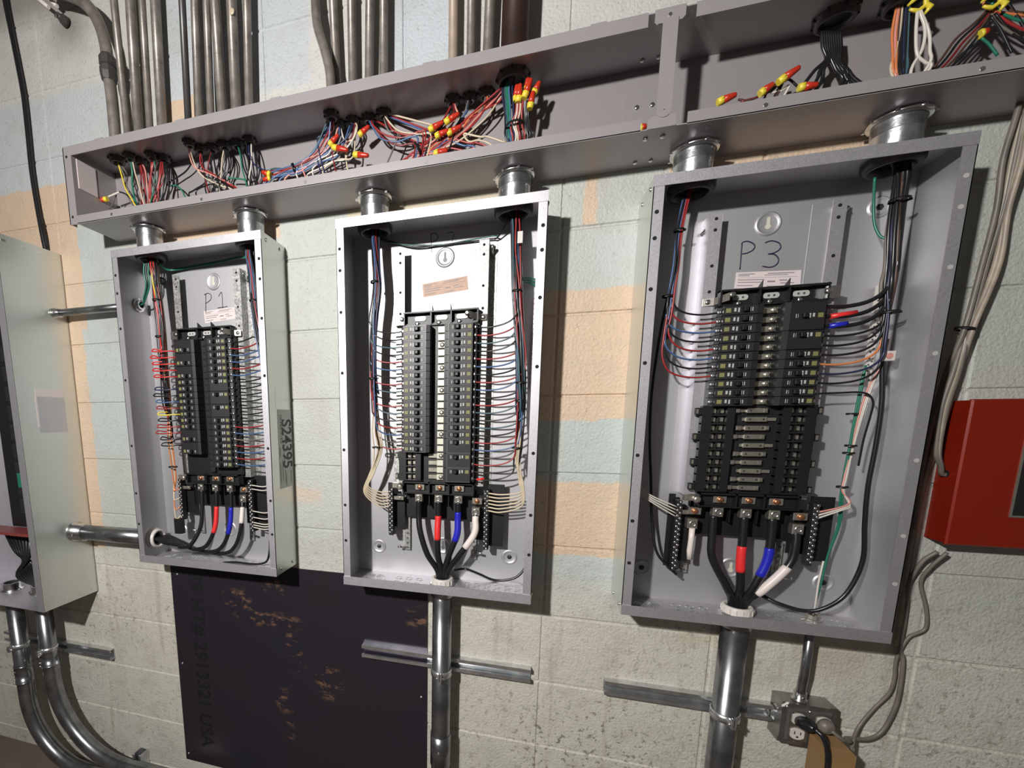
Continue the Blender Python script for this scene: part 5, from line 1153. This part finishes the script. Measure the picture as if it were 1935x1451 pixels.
# ------------------------------------------------------------------ black steel plate
root = thing('steel_plate', 'large black steel sheet with rust flecks and stamped text below P1 and P2', 'steel plate', (-.735, -.002, -1.32))
MB().box(-1.211, -.260, .0005, .004, -1.322, -.503).build('sheet', 'plate', root)
M['stencil'] = mat('stencil_ink', (.004, .004, .006), 0, .6)
mw = Matrix.Translation((-1.108, -.0045, -.900)) @ Matrix(((0, 1, 0, 0), (0, 0, -1, 0), (-1, 0, 0, 0), (0, 0, 0, 1)))
text_mesh('stencil_text', '79 HT# 2913321 USA', .075, 'stencil', root, mw, .0002, 1.02)
q = MB()
for p_ in ((345, 1253), (357, 1423), (796, 1317), (335, 1085)): a = at(*p_, 4); q.lathe((a.x, -.004, a.z), (0, -1, 0), [(0, .0045), (.002, .004), (.003, .001)], 10)
q.build('screw', 'steel', root)

# ------------------------------------------------------------------ red cabinet at right
root = thing('red_cabinet', 'red enamelled metal cabinet at the right edge, below the grey cables', 'cabinet', (1.0, 0, -.285))
MB().box(.868, 1.30, 0, .050, -.280, .018, .001).build('cabinet_body', 'redenamel', root)
MB().box(.866, 1.31, .050, .056, -.283, .020, .003).build('door', 'redenamel', root)
a = at(1905, 977, 56); MB().box(a.x, 1.2, .056, .0575, a.z, -.045).build('window_frame', 'lug', root)
MB().box(a.x + .004, 1.19, .0575, .058, a.z + .004, -.049).build('window', 'hole', root)
text_mesh('window_text', 'III', .012, 'printgrey', root, Matrix.Translation((.992, -.0584, -.15)) @ Matrix.Rotation(math.pi / 2, 4, 'X'), .0001)
MB().lathe((.868, -.025, -.135), (-1, 0, 0), [(0, .008), (.0006, .008)], 16).build('cable_hole', 'hole', root)
# grey cable bundle
for i in range(6):
    o_ = [(-6, 0), (0, 3), (4, 0), (9, 4), (-10, -3), (13, -2)][i]
    P_ = px([(1975 + o_[0], 20, 30 + i * 3), (1938 + o_[0], 190, 30 + i * 3), (1912 + o_[0] * 1.6, 300, 26 + i * 3), (1893 + o_[0], 395, 24 + i * 2), (1862 + o_[0] * (2 if i % 2 else .6), 500, 24 + i * 2), (1830 + o_[0] * .7, 620, 26 + i * 2)])
    if i < 3: P_ += px([(1808 + o_[0], 700, 34), (1785 + o_[0], 770, 40), (1772 + o_[0] * .5, 850, 42), (1778, 880, 34)]) + [V(.862, -.025, -.136), V(.880, -.025, -.136)]
    else: P_ += px([(1800 + o_[0], 700, 12 + i * 2), (1770 + o_[0], 800, 10), (1745 + o_[0] * .5, 900, 8)]) + px([(1728, 1000, 8), (1712, 1100, 10), (1700 - i, 1220, 10)])
    wire('grey_cable', P_, .0046, 'tan_w' if i in (1, 3, 5) else 'grey_w', f'{"tan" if i in (1, 3, 5) else "grey"} cable {["to the red cabinet, left strand", "to the red cabinet, middle strand", "to the red cabinet, right strand", "passing behind panel P3, front strand", "passing behind panel P3, middle strand", "passing behind panel P3, rear strand"][i]}', 'cable', 'grey cables at the right edge', 6, 10)
cable_tie(at(1824, 622, 30), .015, (.25, 0, 1), 'black cable tie round the grey cables at the right')
# top left black cable
wire('black_cable', px([(2, -60, 14), (10, 0, 14), (22, 60, 12), (34, 120, 12), (45, 180, 12), (53, 250, 12), (60, 320, 12), (70, 385, 12), (82, 450, 12), (92, 500, 8), (95, 560, 8)]), .0085, 'black', 'black cable hanging down the wall at the top left', 'cable')
wire('black_cable', px([(72, 395, 10), (80, 420, 8), (88, 460, 8), (93, 520, 8)]), .0055, 'black', 'thin black cable splitting off beside the hanging black cable', 'cable')
root = thing('pipe_stub', 'small dark anchor stub in the sooty, shaded patch at the top left', 'anchor', at(127, 40, 5)); a = at(125, 42, 5)
MB().lathe(a, (0, -1, 0), [(0, .016), (.012, .014), (.02, .009), (.028, .008)], 10).build('anchor_body', 'darkpipe', root); MB().lathe(a + V(-.004, -.028, -.004), (0, -1, 0), [(0, .005), (.004, .004)], 8).build('tip', 'boxsteel', root)
for i, (a, b) in enumerate((((60, -12), (92, 14)), ((80, -14), (108, 12)))):
    tag(MB().tube([at(*a, 30), at(*b, 30)], .0055, 10).build('conductor_stub', 'whitetape'), f'{["left", "right"][i]} pale stub poking in at the top left corner', 'stub')
root = thing('wall_bracket', 'small rusty bracket in a recess beside the bottom left conduits', 'bracket', at(100, 1290, 0)); a = at(92, 1276, 0); b = at(108, 1308, 0)
MB().box(a.x, b.x, .0, .004, b.z, a.z).box(a.x, a.x + .006, .004, .014, b.z, a.z).box(a.x, b.x, .004, .012, a.z - .006, a.z).build('bracket_body', 'boxsteel', root)
